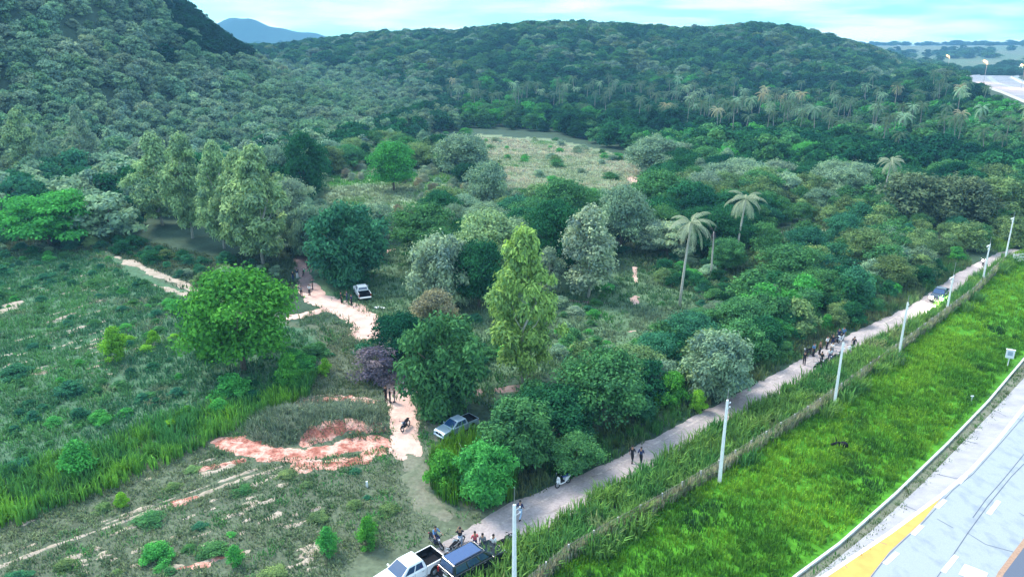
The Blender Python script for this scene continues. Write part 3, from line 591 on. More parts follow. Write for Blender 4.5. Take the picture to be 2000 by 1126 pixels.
TL = [
 ('broad', 476, 722, 530, 188, 'bright', 'big rounded bright green tree standing alone in the left meadow'),
 ('layer', 98, 480, 362, 165, 'green', 'fresh green tree with layered boughs at the far left forest edge'),
 ('euc', 318, 440, 265, 98, 'euc', 'leftmost tall sage green eucalyptus of the clump at the left wood edge'),
 ('euc', 376, 465, 262, 86, 'euc', 'second eucalyptus from the left in the tall clump at the left wood edge'),
 ('euc', 438, 485, 283, 86, 'euc', 'third eucalyptus from the left in the tall clump, behind the broadest one'),
 ('euc', 515, 518, 290, 118, 'euc', 'broadest and foremost eucalyptus of the tall clump at the left wood edge'),
 ('euc', 480, 500, 300, 90, 'euc', 'eucalyptus squeezed between the broadest one and its left neighbour'),
 ('euc', 1022, 748, 452, 132, 'eucl', 'tall light green eucalyptus with pale trunk alone in the middle of the scene'),
 ('euc', 168, 345, 210, 52, 'ash', 'slender pale-topped tree with long bare trunk on the lower left hillside'),
 ('euc', 55, 352, 215, 62, 'euc', 'slender tree with a sparse top at the far left of the lower hillside'),
 ('euc', 100, 362, 248, 42, 'grey', 'thin grey tree between two slender taller trees on the lower left hillside'),
 ('weep', 868, 800, 626, 148, 'mid', 'dense willowy green tree right behind the silver pickup'),
 ('broad', 770, 372, 276, 78, 'green', 'lollipop-shaped green tree with bare pale trunk by the upper meadow'),
 ('broad', 600, 400, 260, 76, 'dark', 'dark rounded tree right of the eucalyptus clump'),
 ('broad', 545, 385, 283, 66, 'grey', 'grey-green round tree just left of a dark rounded one, past the eucalyptus clump'),
 ('broad', 572, 440, 348, 74, 'ash', 'pale tree tucked against the right side of the eucalyptus clump'),
 ('broad', 905, 348, 262, 92, 'grey', 'grey-green tree at the left corner of the pale bare clearing'),
 ('weep', 682, 548, 405, 140, 'teal', 'wide dark willowy tree behind the police group at the trail fork'),
 ('weep', 600, 500, 405, 60, 'grey', 'narrow grey-green tree right above the upper end of the trail'),
 ('weep', 860, 600, 468, 112, 'ash', 'ashy pale drooping tree right of the white pickup clearing'),
 ('broad', 850, 660, 568, 78, 'dry', 'dry tan low crowned tree in front of the ashy drooping tree'),
 ('broad', 792, 705, 618, 124, 'deep', 'dark low tree left of the dense willowy green one'),
 ('column', 1148, 580, 408, 92, 'pale', 'upright pale silvery tree right of the tall middle eucalyptus'),
 ('column', 1072, 575, 486, 48, 'ash', 'small ashy tree peeping out behind the middle eucalyptus'),
 ('broad', 1078, 545, 395, 105, 'dark', 'dark tree directly behind the upright silvery one on its left'),
 ('broad', 955, 545, 415, 130, 'euc', 'sage green rounded tree behind the left shoulder of the middle eucalyptus'),
 ('broad', 935, 600, 470, 100, 'dark', 'dark tree left of the middle eucalyptus at mid height'),
 ('broad', 832, 500, 400, 112, 'mid', 'mid green lumpy tree above the ashy drooping tree'),
 ('broad', 955, 420, 318, 72, 'grey', 'grey-green tree below the left end of the pale clearing'),
 ('broad', 1212, 490, 365, 95, 'grey', 'grey-green tree right behind the upright silvery tree'),
 ('broad', 1100, 450, 350, 100, 'mid', 'mid green tree just below the middle of the pale clearing'),
 ('broad', 1010, 450, 383, 88, 'teal', 'teal green tree under the left part of the pale clearing'),
 ('layer', 1302, 500, 424, 98, 'ash', 'light crowned tree on the left of the big leaning palm'),
 ('broad', 1345, 682, 616, 112, 'teal', 'dark domed low tree below the big leaning palm'),
 ('broad', 1285, 420, 335, 110, 'mid', 'mid green tree above the light crowned tree by the palm'),
 ('broad', 1275, 340, 268, 90, 'grey', 'grey-green tree at the right corner of the pale bare clearing'),
 ('broad', 1575, 330, 278, 66, 'green', 'single fresh green dome in the dark wood under the palm grove'),
 ('weep', 1785, 435, 345, 125, 'brown', 'brownish green thin-leaved tree, leftmost of three at upper right'),
 ('weep', 1865, 440, 350, 120, 'brown', 'brownish green thin-leaved tree, middle one of three at upper right'),
 ('weep', 1940, 430, 352, 110, 'olive', 'olive brown thin-leaved tree behind the farthest pole'),
 ('broad', 1690, 520, 448, 80, 'olive', 'olive green tree with pale trunk left of the lit headlights'),
 ('broad', 1540, 560, 480, 110, 'mid', 'mid green spreading tree between the palms and the dirt road'),
 ('weep', 1010, 905, 790, 130, 'mid', 'tall mid green thicket tree right of the silver pickup'),
 ('broad', 1090, 860, 760, 140, 'dark', 'dark green tree in the roadside thicket above the scooter'),
 ('broad', 1180, 830, 690, 150, 'mid', 'large mid green tree in the roadside thicket above two walkers'),
 ('weep', 948, 975, 872, 100, 'green', 'fresh green leafy clump at the tip of the roadside thicket'),
 ('weep', 1400, 770, 655, 115, 'grey', 'ashy grey bush-like tree by the road left of the second pole'),
 ('broad', 1125, 922, 850, 90, 'mid', 'low green tree overhanging the blue and white scooter'),
 ('bush', 1310, 792, 726, 60, 'bright', 'vivid bright green bush beside the ashy tree near the road'),
 ('bush', 1362, 800, 760, 34, 'lime', 'small yellow-green bush right of the vivid bright one'),
 ('scrub', 740, 742, 676, 90, 'purple', 'purplish grey leafless tangle beside the trail above the two officers'),
 ('bush', 565, 760, 690, 52, 'bright', 'bright green bush below right of the big bright tree'),
 ('bush', 228, 700, 640, 52, 'lime', 'yellow-green bush left of the big bright tree'),
 ('bush', 635, 730, 698, 26, 'lime', 'tiny lime bush beside the trail right of the big bright tree'),
 ('bush', 300, 672, 645, 26, 'lime', 'small yellow-green shrub left of the big bright tree, the nearer of two'),
 ('bush', 160, 930, 862, 70, 'green', 'dark round bush standing in the reed strip at lower left'),
 ('bush', 238, 988, 960, 26, 'lime', 'tiny lime bush just below the reed strip'),
 ('bush', 460, 1100, 1065, 36, 'green', 'fresh green shrub by the lower left dirt patch'),
 ('bush', 310, 1090, 1060, 60, 'green', 'flat green shrub left of the lower dirt patch'),
 ('bush', 720, 1065, 1010, 45, 'bright', 'bright green shrub above the white pickup at the bottom'),
 ('bush', 640, 1080, 1030, 46, 'green', 'green shrub further left above the white pickup'),
 ('bush', 870, 950, 880, 70, 'bright', 'bright leafy bush at the left tip of the roadside thicket'),
]
for t_ in TL: tree_px(t_[0], t_[1], t_[2], t_[3], t_[4], t_[5], t_[6], seed=t_[1], wmul=1.08)
def palm_px(px, base, cpx, cpy, col, label, fr=None, wid=None, dead=False):
    """palm whose trunk runs from base pixel to crown pixel"""
    p = G(px, base); tz = top_z(p.y, cpy); dep = p.y * CS + (CAM_H - tz) * SN; tx = (cpx - 1000) / FPX * dep
    rg = np.random.default_rng(px); rr = empty('dead_palm' if dead else 'coconut_palm', tuple(p), label=label, cat='palm tree'); tb = MB()
    L_ = tz - p.z; pts = [((tx - p.x) * t ** 1.3, 0, L_ * t - (.3 if t == 0 else 0)) for t in (0, .25, .5, .75, 1)]
    tb.tube(pts, [.24, .18, .16, .15, .13] if not dead else [.17, .15, .14, .12, .05], 8); tb.build('trunk', M['bark_pale'], rr, True)
    q, v, _ = palm_mesh(rg, 0, 0, fr or 26, False); q = q.copy(); s = (wid or 1)
    if dead: q = q * np.array([.16, .16, .75]) * s; q[:, 2] -= .5
    else: q = q * s
    q += np.array([tx - p.x, 0, L_]); o = bpy.data.objects.new('fronds', np_mesh('palm_fronds', q, 4, M['leaf'], v)); COL.objects.link(o); o.parent = rr; o.color = (*PAL[col], 1)
    OCC.append((p.x, p.y, 1.5)); return rr
palm_px(1327, 600, 1350, 436, 'white', 'big leaning coconut palm with pale fronds, the left of the near pair', 20, 1.0)
palm_px(1435, 515, 1457, 390, 'white', 'coconut palm with whitish fronds behind the bare dead palm trunk', 20, 1.0)
palm_px(1388, 545, 1394, 452, 'purple', 'dead palm trunk with collapsed top between the two near palms', 10, 1.1, True)
palm_px(1722, 400, 1741, 316, 'white', 'lone pale palm rising above the wood left of the brownish tangled trees', 22, .9)

# ------------------------------------------------------------------ planting zones
LMK = [('the big bright meadow tree', 470, 640), ('the tall eucalyptus clump', 430, 390), ('the silver pickup', 887, 822), ('the middle eucalyptus', 1022, 600), ('the white pickup in the clearing', 705, 568), ('the red bank', 600, 880),
       ('the big leaning palm', 1345, 520), ('the upright silvery tree', 1148, 490), ('the pale bare clearing', 1100, 315), ('the blue and white scooter', 1100, 935), ('the two walkers on the road', 1242, 892), ('the crowd on the road', 1620, 685),
       ('the lit headlights', 1830, 577), ('the lone pale palm', 1735, 340), ('the whitish palm', 1455, 440), ('the farthest pole', 1970, 470), ('the layered tree at left', 98, 430), ('the trail fork', 690, 610), ('the bottom left tracks', 230, 1030), ('the black van', 920, 1080),
       ('the bright dome in the dark wood', 1575, 305), ('the lollipop-shaped tree', 770, 325), ('the nearest pole', 1003, 1040), ('the thin hillside trees at left', 110, 290), ('the second nearest pole', 1415, 860), ('the far highway bend', 1930, 190), ('the blue mountain', 500, 70), ('the ridge top', 1130, 70), ('the three officers by the trail', 600, 545), ('the pale cart track at left', 320, 540)]
DW = ['right', 'upper right', 'above', 'upper left', 'left', 'lower left', 'below', 'lower right']
def auto_label(adj, noun, px, py, used):
    o = sorted(LMK, key=lambda l: math.hypot(px - l[1], (py - l[2]) * 1.4))
    for l in o:
        dx, dy = px - l[1], l[2] - py; d = math.hypot(dx, dy); k = int(round(math.atan2(dy, dx) / (math.pi / 4))) % 8
        ds = 'right against' if d < 28 else 'close' if d < 60 else 'a little way' if d < 110 else 'well away' if d < 190 else 'far off'
        side = DW[k]
        if ds == 'right against': txt = '%s %s right against %s' % (adj, noun, l[0])
        elif side in ('above', 'below'): txt = '%s %s %s %s %s' % (adj, noun, ds, side, l[0])
        else: txt = '%s %s %s to the %s of %s' % (adj, noun, ds, side, l[0])
        if txt not in used and len(txt.split()) <= 16: used[txt] = 1; return txt
    return txt
USED = {}
def cand(spx, poly, s, ymin, ymax, xlim, seed, jit=.42):
    rg = np.random.default_rng(seed); xs = np.arange(xlim[0], xlim[1], s); ys = np.arange(ymin, ymax, s * .9); X, Y = np.meshgrid(xs, ys); X[1::2] += s / 2
    X = (X + rg.uniform(-jit, jit, X.shape) * s).ravel(); Y = (Y + rg.uniform(-jit, jit, Y.shape) * s).ravel(); Z = TG(X, Y); px, py = proj(X, Y, Z)
    k = inpoly(px, py, poly); return X[k], Y[k], Z[k], px[k], py[k]
EXC = [[(930, 262), (1080, 268), (1245, 305), (1262, 360), (1200, 392), (1000, 372), (940, 320)], [(1480, 452), (1590, 435), (1640, 460), (1520, 495)],
       [(575, 488), (598, 488), (615, 560), (700, 545), (690, 500), (780, 470), (830, 520), (800, 620), (770, 640), (740, 670), (640, 640), (560, 630), (566, 560)],
       [(735, 735), (830, 745), (930, 800), (925, 850), (860, 870), (830, 900), (860, 990), (990, 1000), (970, 1050), (800, 1126), (740, 900), (735, 800)],
       [(1195, 500), (1290, 500), (1290, 665), (1195, 665)], [(900, 745), (1030, 738), (1030, 775), (910, 790)]]
PROT = [(838, 790, 945, 862), (1080, 905, 1125, 955), (745, 742, 830, 900), (560, 500, 770, 660), (1310, 560, 1345, 600), (1225, 505, 1260, 605), (975, 700, 1060, 735), (600, 780, 770, 905), (440, 830, 640, 905), (960, 290, 1235, 362), (650, 358, 800, 395)]
def free(x, y, px, py, r, exc=True, h=2):
    dep_ = y * CS + CAM_H * SN; hw = r * 1.6 / dep_ * FPX; ht = h / dep_ * FPX * 1.0
    for a, b, c, d in PROT:
        if px + hw > a and px - hw < c and py > b and py - ht < d: return False
    if exc:
        for e in EXC:
            if inpoly(px, py, e): return False
    for a, b, c in OCC:
        if abs(x - a) < c + r * .45 and math.hypot(x - a, y - b) < c + r * .45: return False
    return True
roadP = ROAD_C
# forest on the slopes and the plain behind
FOREST = [(-260, 428), (0, 452), (240, 470), (330, 500), (430, 520), (560, 490), (590, 400), (640, 330), (760, 300), (840, 262), (930, 250), (1080, 262), (1250, 300), (1350, 330), (1520, 365), (1750, 365), (1850, 372), (2050, 400), (2300, 420), (2300, 330), (2020, 205), (1880, 152), (1800, 120), (1700, 85), (1500, 40), (1100, 35), (600, 50), (400, -200), (-260, -400)]
MID = [(560, 500), (590, 400), (640, 330), (760, 300), (840, 262), (930, 250), (1080, 262), (1250, 300), (1350, 330), (1520, 365), (1750, 365), (1850, 372), (2050, 400), (2150, 450), (1960, 488), (1880, 500), (1780, 560), (1660, 600), (1560, 560), (1450, 540), (1330, 520), (1200, 500), (1100, 560), (960, 620), (860, 600), (700, 530)]
THICK = [(840, 935), (930, 830), (960, 790), (1090, 700), (1210, 720), (1300, 700), (1440, 600), (1560, 560), (1700, 590), (1790, 540), (1880, 498), (1905, 505), (1840, 548), (1780, 595), (1700, 630), (1600, 684), (1500, 730), (1400, 785), (1220, 880), (1080, 955), (990, 985), (880, 985)]
def zz_prot(px, py, h, y):
    t = py - h * FPX / y
    return px > 1875 and py > 150 and t < (150 + (px - 1885) * .5) and y < 600
pts_forest = []      # everything: (kind, x, y, z, H, W, col, px, py)
rr = np.random.default_rng(77)
def pick(ws): return random.choices([a for a, b in ws], [b for a, b in ws])[0]
def in_clear(px, py): return any(inpoly(px, py, e) for e in EXC)
for (s, y0, y1, xl) in ((6.0, 60, 260, (-230, 190)), (6.0, 261, 520, (-480, -60)), (8.0, 260, 520, (-59, 330)), (11.0, 520, 1120, (-860, 640))):
    X, Y, Z, PX, PY = cand(0, FOREST, s, y0, y1, xl, int(s * 10))
    for x, y, z, px, py in zip(X, Y, Z, PX, PY):
        if dseg(np.array(x), np.array(y), KL) < 14 or in_clear(px, py): continue
        hill = math.hypot(x + 330, y - 385) < 285; cn = float(snoise(x, y, 26, 6)) + random.gauss(0, .5)
        hgt = random.uniform(5, 9.5) if not hill else random.uniform(3.5, 8.5); wd = hgt * random.uniform(.95, 1.3)
        if zz_prot(px, py, hgt, y) or (250 < px < 610 and 425 < py < 520 and y < 260): continue
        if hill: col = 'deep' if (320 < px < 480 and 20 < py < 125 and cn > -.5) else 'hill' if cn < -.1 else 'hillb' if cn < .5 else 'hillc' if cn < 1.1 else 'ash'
        elif y > 520: col = 'dark' if cn < -.3 else 'mid' if cn < .45 else 'grey' if cn < .9 else 'olive'
        elif px > 900: col = 'deep' if cn < -.5 else 'dark' if cn < .25 else 'mid' if cn < .8 else 'green'
        else: col = 'dark' if cn < -.1 else 'grey' if cn < .6 else 'teal'
        if s > 10: hgt *= 1.25; wd *= 1.45
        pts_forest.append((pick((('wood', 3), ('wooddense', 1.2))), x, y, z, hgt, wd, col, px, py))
X, Y, Z, PX, PY = cand(0, MID, 5.0, 60, 260, (-60, 190), 5)
for x, y, z, px, py in zip(X, Y, Z, PX, PY):
    brush = inpoly(px, py, [(600, 350), (700, 330), (850, 330), (960, 400), (820, 440), (700, 420), (620, 440)])
    right = px > 1480 and py > 400
    cn = float(snoise(x, y, 14, 7)) + random.gauss(0, .5)
    if brush: k, h, c = 'scrub', random.uniform(1.8, 3.4), ('pale' if cn > .4 else 'dry' if cn > -.1 else 'grey')
    elif right: k, h, c = pick((('scrub', 4), ('broad', 1))), random.uniform(3, 6), ('grey' if cn > .8 else 'olive' if cn > .3 else 'mid' if cn > -.3 else 'teal')
    else: k, h, c = pick((('broad', 3), ('weep', 1), ('column', .5))), random.uniform(4.5, 8.5), ('ash' if cn > 1.2 else 'grey' if cn > .45 else 'olive' if cn > .15 else 'mid' if cn > -.2 else 'dark' if cn > -.8 else 'deep')
    w_ = h * (random.uniform(1.0, 1.35) if k != 'column' else .6)
    if not free(x, y, px, py, w_ * .5, h=h):
        if brush or py < 400 or in_clear(px, py): continue
        h = random.uniform(1.2, 2.4); w_ = h * 1.5; k = 'scrub'
        if not free(x, y, px, py, w_ * .5, h=h): continue
    pts_forest.append((k, x, y, z, h, w_, c, px, py))
X, Y, Z, PX, PY = cand(0, THICK, 2.9, 40, 150, (-20, 100), 6)
for x, y, z, px, py in zip(X, Y, Z, PX, PY):
    rd = float(dseg(np.array(x), np.array(y), roadP)); cn = float(snoise(x, y, 9, 8)) + random.gauss(0, .5)
    if rd < 3.3: continue
    h = random.uniform(1.6, 3.2) if rd < 6 else random.uniform(2.6, 5.2); k = 'bush' if rd < 6 or random.random() < .5 else 'broad' if random.random() < .4 else 'scrub'
    w_ = h * random.uniform(1.1, 1.5); c = 'green' if cn > .9 else 'mid' if cn > .2 else 'olive' if cn > -.05 else 'dark' if cn > -.75 else 'teal'
    if random.random() < .1: c = 'grey'
    if not free(x, y, px, py, w_ * .4, h=h): continue
    pts_forest.append((k, x, y, z, h, w_, c, px, py))
# low growth of the open middle and the left meadow
OPEN = [(560, 640), (760, 640), (960, 620), (1100, 570), (1330, 520), (1440, 600), (1300, 700), (1210, 720), (1090, 700), (960, 790), (900, 740), (760, 700), (600, 700)]
X, Y, Z, PX, PY = cand(0, OPEN, 2.6, 60, 150, (-50, 60), 8)
for x, y, z, px, py in zip(X, Y, Z, PX, PY):
    if random.random() < .25: continue
    h = random.uniform(.6, 1.7); w_ = h * random.uniform(1.6, 2.4); cn = float(snoise(x, y, 7, 9)) + random.gauss(0, .5)
    if not free(x, y, px, py, w_ * .3, h=h): continue
    pts_forest.append((pick((('bush', 2), ('scrub', 1))), x, y, z, h, w_, 'grey' if cn > .9 else 'green' if cn > .4 else 'mid' if cn > -.4 else 'teal', px, py))
MEAD = [(-200, 500), (200, 490), (260, 540), (400, 600), (590, 650), (640, 700), (560, 760), (420, 830), (0, 1000), (-300, 1080)]
X, Y, Z, PX, PY = cand(0, MEAD, 2.9, 45, 150, (-95, 0), 9)
for x, y, z, px, py in zip(X, Y, Z, PX, PY):
    if random.random() < .3: continue
    h = random.uniform(.4, 1.2) * (1.5 if random.random() < .12 else 1); w_ = h * random.uniform(1.6, 2.6); cn = float(snoise(x, y, 6, 10)) + random.gauss(0, .45)
    pale = inpoly(px, py, [(0, 560), (240, 560), (240, 700), (0, 720)])
    if pale and random.random() < .5: continue
    if not free(x, y, px, py, w_ * .3, h=h): continue
    near_t = math.hypot(px - 480, (py - 730)) < 140
    c = ('bright' if cn > .6 else 'green' if cn > -.2 else 'dark') if near_t else ('lime' if cn > 1.25 else 'green' if cn > .65 else 'mid' if cn > 0 else 'teal')
    if near_t: h *= 1.7; w_ *= 1.3
    pts_forest.append(('bush', x, y, z, h, w_, c, px, py))
EDGE = [(-200, 440), (0, 452), (240, 465), (430, 515), (575, 490), (575, 560), (480, 560), (400, 560), (215, 484), (0, 505), (-200, 510)]
EDG2 = [(1180, 480), (1330, 500), (1480, 500), (1500, 600), (1400, 600), (1290, 560), (1200, 520)]
for EE, sd0 in ((EDGE, 22), (EDG2, 23)):
    X, Y, Z, PX, PY = cand(0, EE, 3.4, 80, 190, (-130, 70), sd0)
    for x, y, z, px, py in zip(X, Y, Z, PX, PY):
        h = random.uniform(.9, 2.4); w_ = h * random.uniform(1.4, 2.1); cn = float(snoise(x, y, 7, 9)) + random.gauss(0, .5)
        if in_clear(px, py) or any(px > a - 8 and px < c + 8 and py > b and py - h * 11 < d for a, b, c, d in PROT): continue
        pts_forest.append((pick((('bush', 1), ('scrub', 1.5))), x, y, z, h, w_, 'dark' if cn < -.2 else 'olive' if cn < .2 else 'teal' if cn < .7 else 'grey', px, py))
LOWL = [(-200, 1126), (0, 1050), (430, 900), (740, 900), (830, 1000), (800, 1060), (700, 1126), (600, 1200), (-300, 1300)]
X, Y, Z, PX, PY = cand(0, LOWL, 2.6, 36, 80, (-60, 0), 12)
for x, y, z, px, py in zip(X, Y, Z, PX, PY):
    if random.random() < .35 or dseg(np.array(x), np.array(y), W([(0, 1100), (330, 980), (505, 922)])) < 1.4: continue
    if math.hypot(px - 800, (py - 1110)) < 90: continue
    h = random.uniform(.25, .8); w_ = h * random.uniform(1.8, 3.2); cn = float(snoise(x, y, 4, 13)) + random.gauss(0, .5)
    if not free(x, y, px, py, w_ * .3, h=h): continue
    pts_forest.append((pick((('bush', 1), ('scrub', 1))), x, y, z, h, w_, 'green' if cn > .8 else 'mid' if cn > .2 else 'olive' if cn > -.5 else 'teal', px, py))
BR = [(840, 262), (930, 255), (1080, 268), (1245, 305), (1262, 360), (1200, 400), (1000, 392), (900, 340)]
X, Y, Z, PX, PY = cand(0, BR, 6.0, 120, 330, (-60, 80), 21)
for x, y, z, px, py in zip(X, Y, Z, PX, PY):
    if random.random() < .74: continue
    h = random.uniform(1.0, 2.8); pts_forest.append(('scrub', x, y, z, h, h * random.uniform(1.5, 2.6), random.choice(['grey', 'olive', 'mid', 'ash', 'green']), px, py))
# palms of the grove behind
PG = [(880, 215), (1000, 235), (1250, 255), (1500, 285), (1700, 315), (1900, 335), (2050, 350), (2050, 235), (1960, 195), (1800, 190), (1500, 195), (1250, 195), (1000, 190), (880, 185)]
X, Y, Z, PX, PY = cand(0, PG, 10.5, 200, 520, (-60, 330), 14)
palms = []
for x, y, z, px, py in zip(X, Y, Z, PX, PY):
    if dseg(np.array(x), np.array(y), KL) < 16 or float(snoise(x, y, 30, 15)) + random.gauss(0, .5) < .05: continue
    hh = random.uniform(8, 15)
    if zz_prot(px, py, hh, y): continue
    palms.append((x, y, z, hh, px, py))
pa = np.array([(p[0], p[1]) for p in palms]); nf = []
for t in pts_forest:
    if t[0] in ('wood', 'wooddense') and len(pa):
        d = np.hypot(pa[:, 0] - t[1], pa[:, 1] - t[2]).min()
        if d < 3: continue
        if d < 6: t = t[:4] + (t[4] * .8, t[5] * .9) + t[6:]
    nf.append(t)
pts_forest = nf
palms.sort(key=lambda p: p[1]); 
for x, y, z, h, px, py in palms[:270]:
    c = pick((('palm', 4), ('grey', 1.0), ('dry', .4))); plant('palm', x, y, h, (5.0 + h * .14) * random.uniform(.85, 1.15), c, auto_label(('short ' if h < 10 else 'tall ' if h > 13 else 'middling ' if h > 11.5 else '') + CNAME[c], 'coconut palm', px, py - 30, USED), 'coconut palms of the grove in front of the ridge')
# choose who is an individual: the largest in view of each family
def vis(t): return t[4] * FPX / max(30, t[2]) * (1 if (-20 < t[7] < 2020 and t[8] < 1200) else .15)
treesK = [t for t in pts_forest if t[0] not in ('bush', 'scrub')]; bushK = [t for t in pts_forest if t[0] in ('bush', 'scrub')]
treesK.sort(key=vis, reverse=True); bushK.sort(key=vis, reverse=True)
NT, NB = 262, 262
for grp, nmax, noun in ((treesK, NT, 'tree'), (bushK, NB, 'bush')):
    for t in grp[:nmax]:
        sz = ('small', 'mid-sized', 'large')[(t[4] > (4.2 if noun == 'tree' else 1.2)) + (t[4] > (6.8 if noun == 'tree' else 2.6))]
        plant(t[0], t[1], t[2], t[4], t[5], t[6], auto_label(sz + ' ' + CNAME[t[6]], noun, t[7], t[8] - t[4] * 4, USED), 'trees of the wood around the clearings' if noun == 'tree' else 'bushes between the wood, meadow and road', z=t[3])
# the rest: one object each, instancing the crowns of trees that stand in the picture
def scatter_stuff(name, items, keys, label):
    """one mesh of points carrying geometry-node instances"""
    me = bpy.data.meshes.new(name); me.vertices.add(len(items)); me.vertices.foreach_set('co', np.array([(t[1], t[2], t[3] - .2) for t in items], np.float32).ravel())
    protos = [(k, i) for k in keys for i in range(len(PROTO[k]))]; src = []
    for k, i in protos:
        o = next(o for o in bpy.data.objects if o.type == 'MESH' and o.data == PROTO[k][i][0]); src.append(o)
    pid = np.array([random.choice([j for j, (k, i) in enumerate(protos) if k == t[0] or (t[0] not in keys)]) for t in items], np.int32)
    sc = np.array([(t[5] / PROTO[protos[p][0]][0][2], t[5] / PROTO[protos[p][0]][0][2], t[4] / PROTO[protos[p][0]][0][3]) for t, p in zip(items, pid)], np.float32)
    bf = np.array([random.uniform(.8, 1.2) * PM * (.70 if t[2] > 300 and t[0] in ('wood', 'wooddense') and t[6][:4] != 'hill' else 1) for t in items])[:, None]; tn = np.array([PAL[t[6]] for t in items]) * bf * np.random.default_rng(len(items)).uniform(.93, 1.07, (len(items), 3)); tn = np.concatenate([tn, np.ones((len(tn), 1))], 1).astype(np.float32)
    me.attributes.new('pid', 'INT', 'POINT').data.foreach_set('value', pid)
    me.attributes.new('rz', 'FLOAT', 'POINT').data.foreach_set('value', np.array([random.random() * 6.28 for _ in items], np.float32))
    me.attributes.new('sc', 'FLOAT_VECTOR', 'POINT').data.foreach_set('vector', sc.ravel())
    me.attributes.new('tint', 'FLOAT_COLOR', 'POINT').data.foreach_set('color', tn.ravel())
    me.materials.append(M['leaf_far']); o = bpy.data.objects.new(name, me); COL.objects.link(o); tag(o, label, kind='stuff', cat='vegetation')
    ng = bpy.data.node_groups.new(name, 'GeometryNodeTree'); ng.interface.new_socket('Geometry', in_out='INPUT', socket_type='NodeSocketGeometry'); ng.interface.new_socket('Geometry', in_out='OUTPUT', socket_type='NodeSocketGeometry')
    N = ng.nodes.new; lk = ng.links.new; gi = N('NodeGroupInput'); go = N('NodeGroupOutput'); gg = N('GeometryNodeGeometryToInstance')
    for so_ in reversed(src):
        oi = N('GeometryNodeObjectInfo'); oi.transform_space = 'ORIGINAL'; oi.inputs[0].default_value = so_; oi.inputs['As Instance'].default_value = False
        sm = N('GeometryNodeSetMaterial'); sm.inputs['Material'].default_value = M['leaf_far']; lk(oi.outputs['Geometry'], sm.inputs['Geometry']); lk(sm.outputs[0], gg.inputs[0])
    def attr(nm, ty):
        a = N('GeometryNodeInputNamedAttribute'); a.data_type = ty; a.inputs[0].default_value = nm; return a.outputs[0]
    ip = N('GeometryNodeInstanceOnPoints'); lk(gi.outputs[0], ip.inputs['Points']); lk(gg.outputs[0], ip.inputs['Instance']); ip.inputs['Pick Instance'].default_value = True
    lk(attr('pid', 'INT'), ip.inputs['Instance Index']); lk(attr('sc', 'FLOAT_VECTOR'), ip.inputs['Scale'])
    cx = N('ShaderNodeCombineXYZ'); lk(attr('rz', 'FLOAT'), cx.inputs['Z']); lk(cx.outputs[0], ip.inputs['Rotation'])
    lk(ip.outputs[0], go.inputs[0]); md = o.modifiers.new('scatter', 'NODES'); md.node_group = ng; return o
near_rest = [t for t in treesK[NT:] if t[0] not in ('wood', 'wooddense')]; far_rest = [t for t in treesK[NT:] if t[0] in ('wood', 'wooddense')]
slope = [t for t in far_rest if math.hypot(t[1] + 330, t[2] - 385) < 285]; plain = [t for t in far_rest if not math.hypot(t[1] + 330, t[2] - 385) < 285]
print('PLANTS', len(treesK), len(bushK), 'near_rest', len(near_rest), 'far', len(slope), len(plain), 'palms', len(palms))
if near_rest: scatter_stuff('undergrowth_trees', near_rest, ['broad', 'weep', 'column'], 'mixed small trees filling in between the larger ones')
if bushK[NB:]: scatter_stuff('undergrowth', bushK[NB:], ['bush', 'scrub'], 'low weeds and small bushes scattered over meadow and clearings')
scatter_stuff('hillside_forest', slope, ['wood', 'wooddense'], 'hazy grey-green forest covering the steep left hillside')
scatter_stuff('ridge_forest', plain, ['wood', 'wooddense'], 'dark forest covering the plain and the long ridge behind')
# far right rolling land: tree clumps
fr_ = []
for i in range(2600):
    y = random.uniform(1000, 3150); x = y * random.uniform(-.8, .85)
    cn = float(snoise(x, y, 130, 5))
    if cn > -.1 and random.random() < .93: continue
    fr_.append(('wood', x, y, float(TG(x, y)), random.uniform(8, 15), random.uniform(14, 30), pick((('dark', 2), ('mid', 1))), 0, 0))
for i in range(900):
    y = random.uniform(620, 1000); x = y * random.uniform(.50, .9)
    if dseg(np.array(x), np.array(y), offs(KL, 18)) < 30: continue
    fr_.append(('wood', x, y, float(TG(x, y)), random.uniform(5, 9), random.uniform(9, 16), pick((('dark', 2), ('teal', 1))), 0, 0))
scatter_stuff('distant_woods', fr_, ['wood', 'wooddense'], 'tree clumps on the rolling land beyond the highway bend')

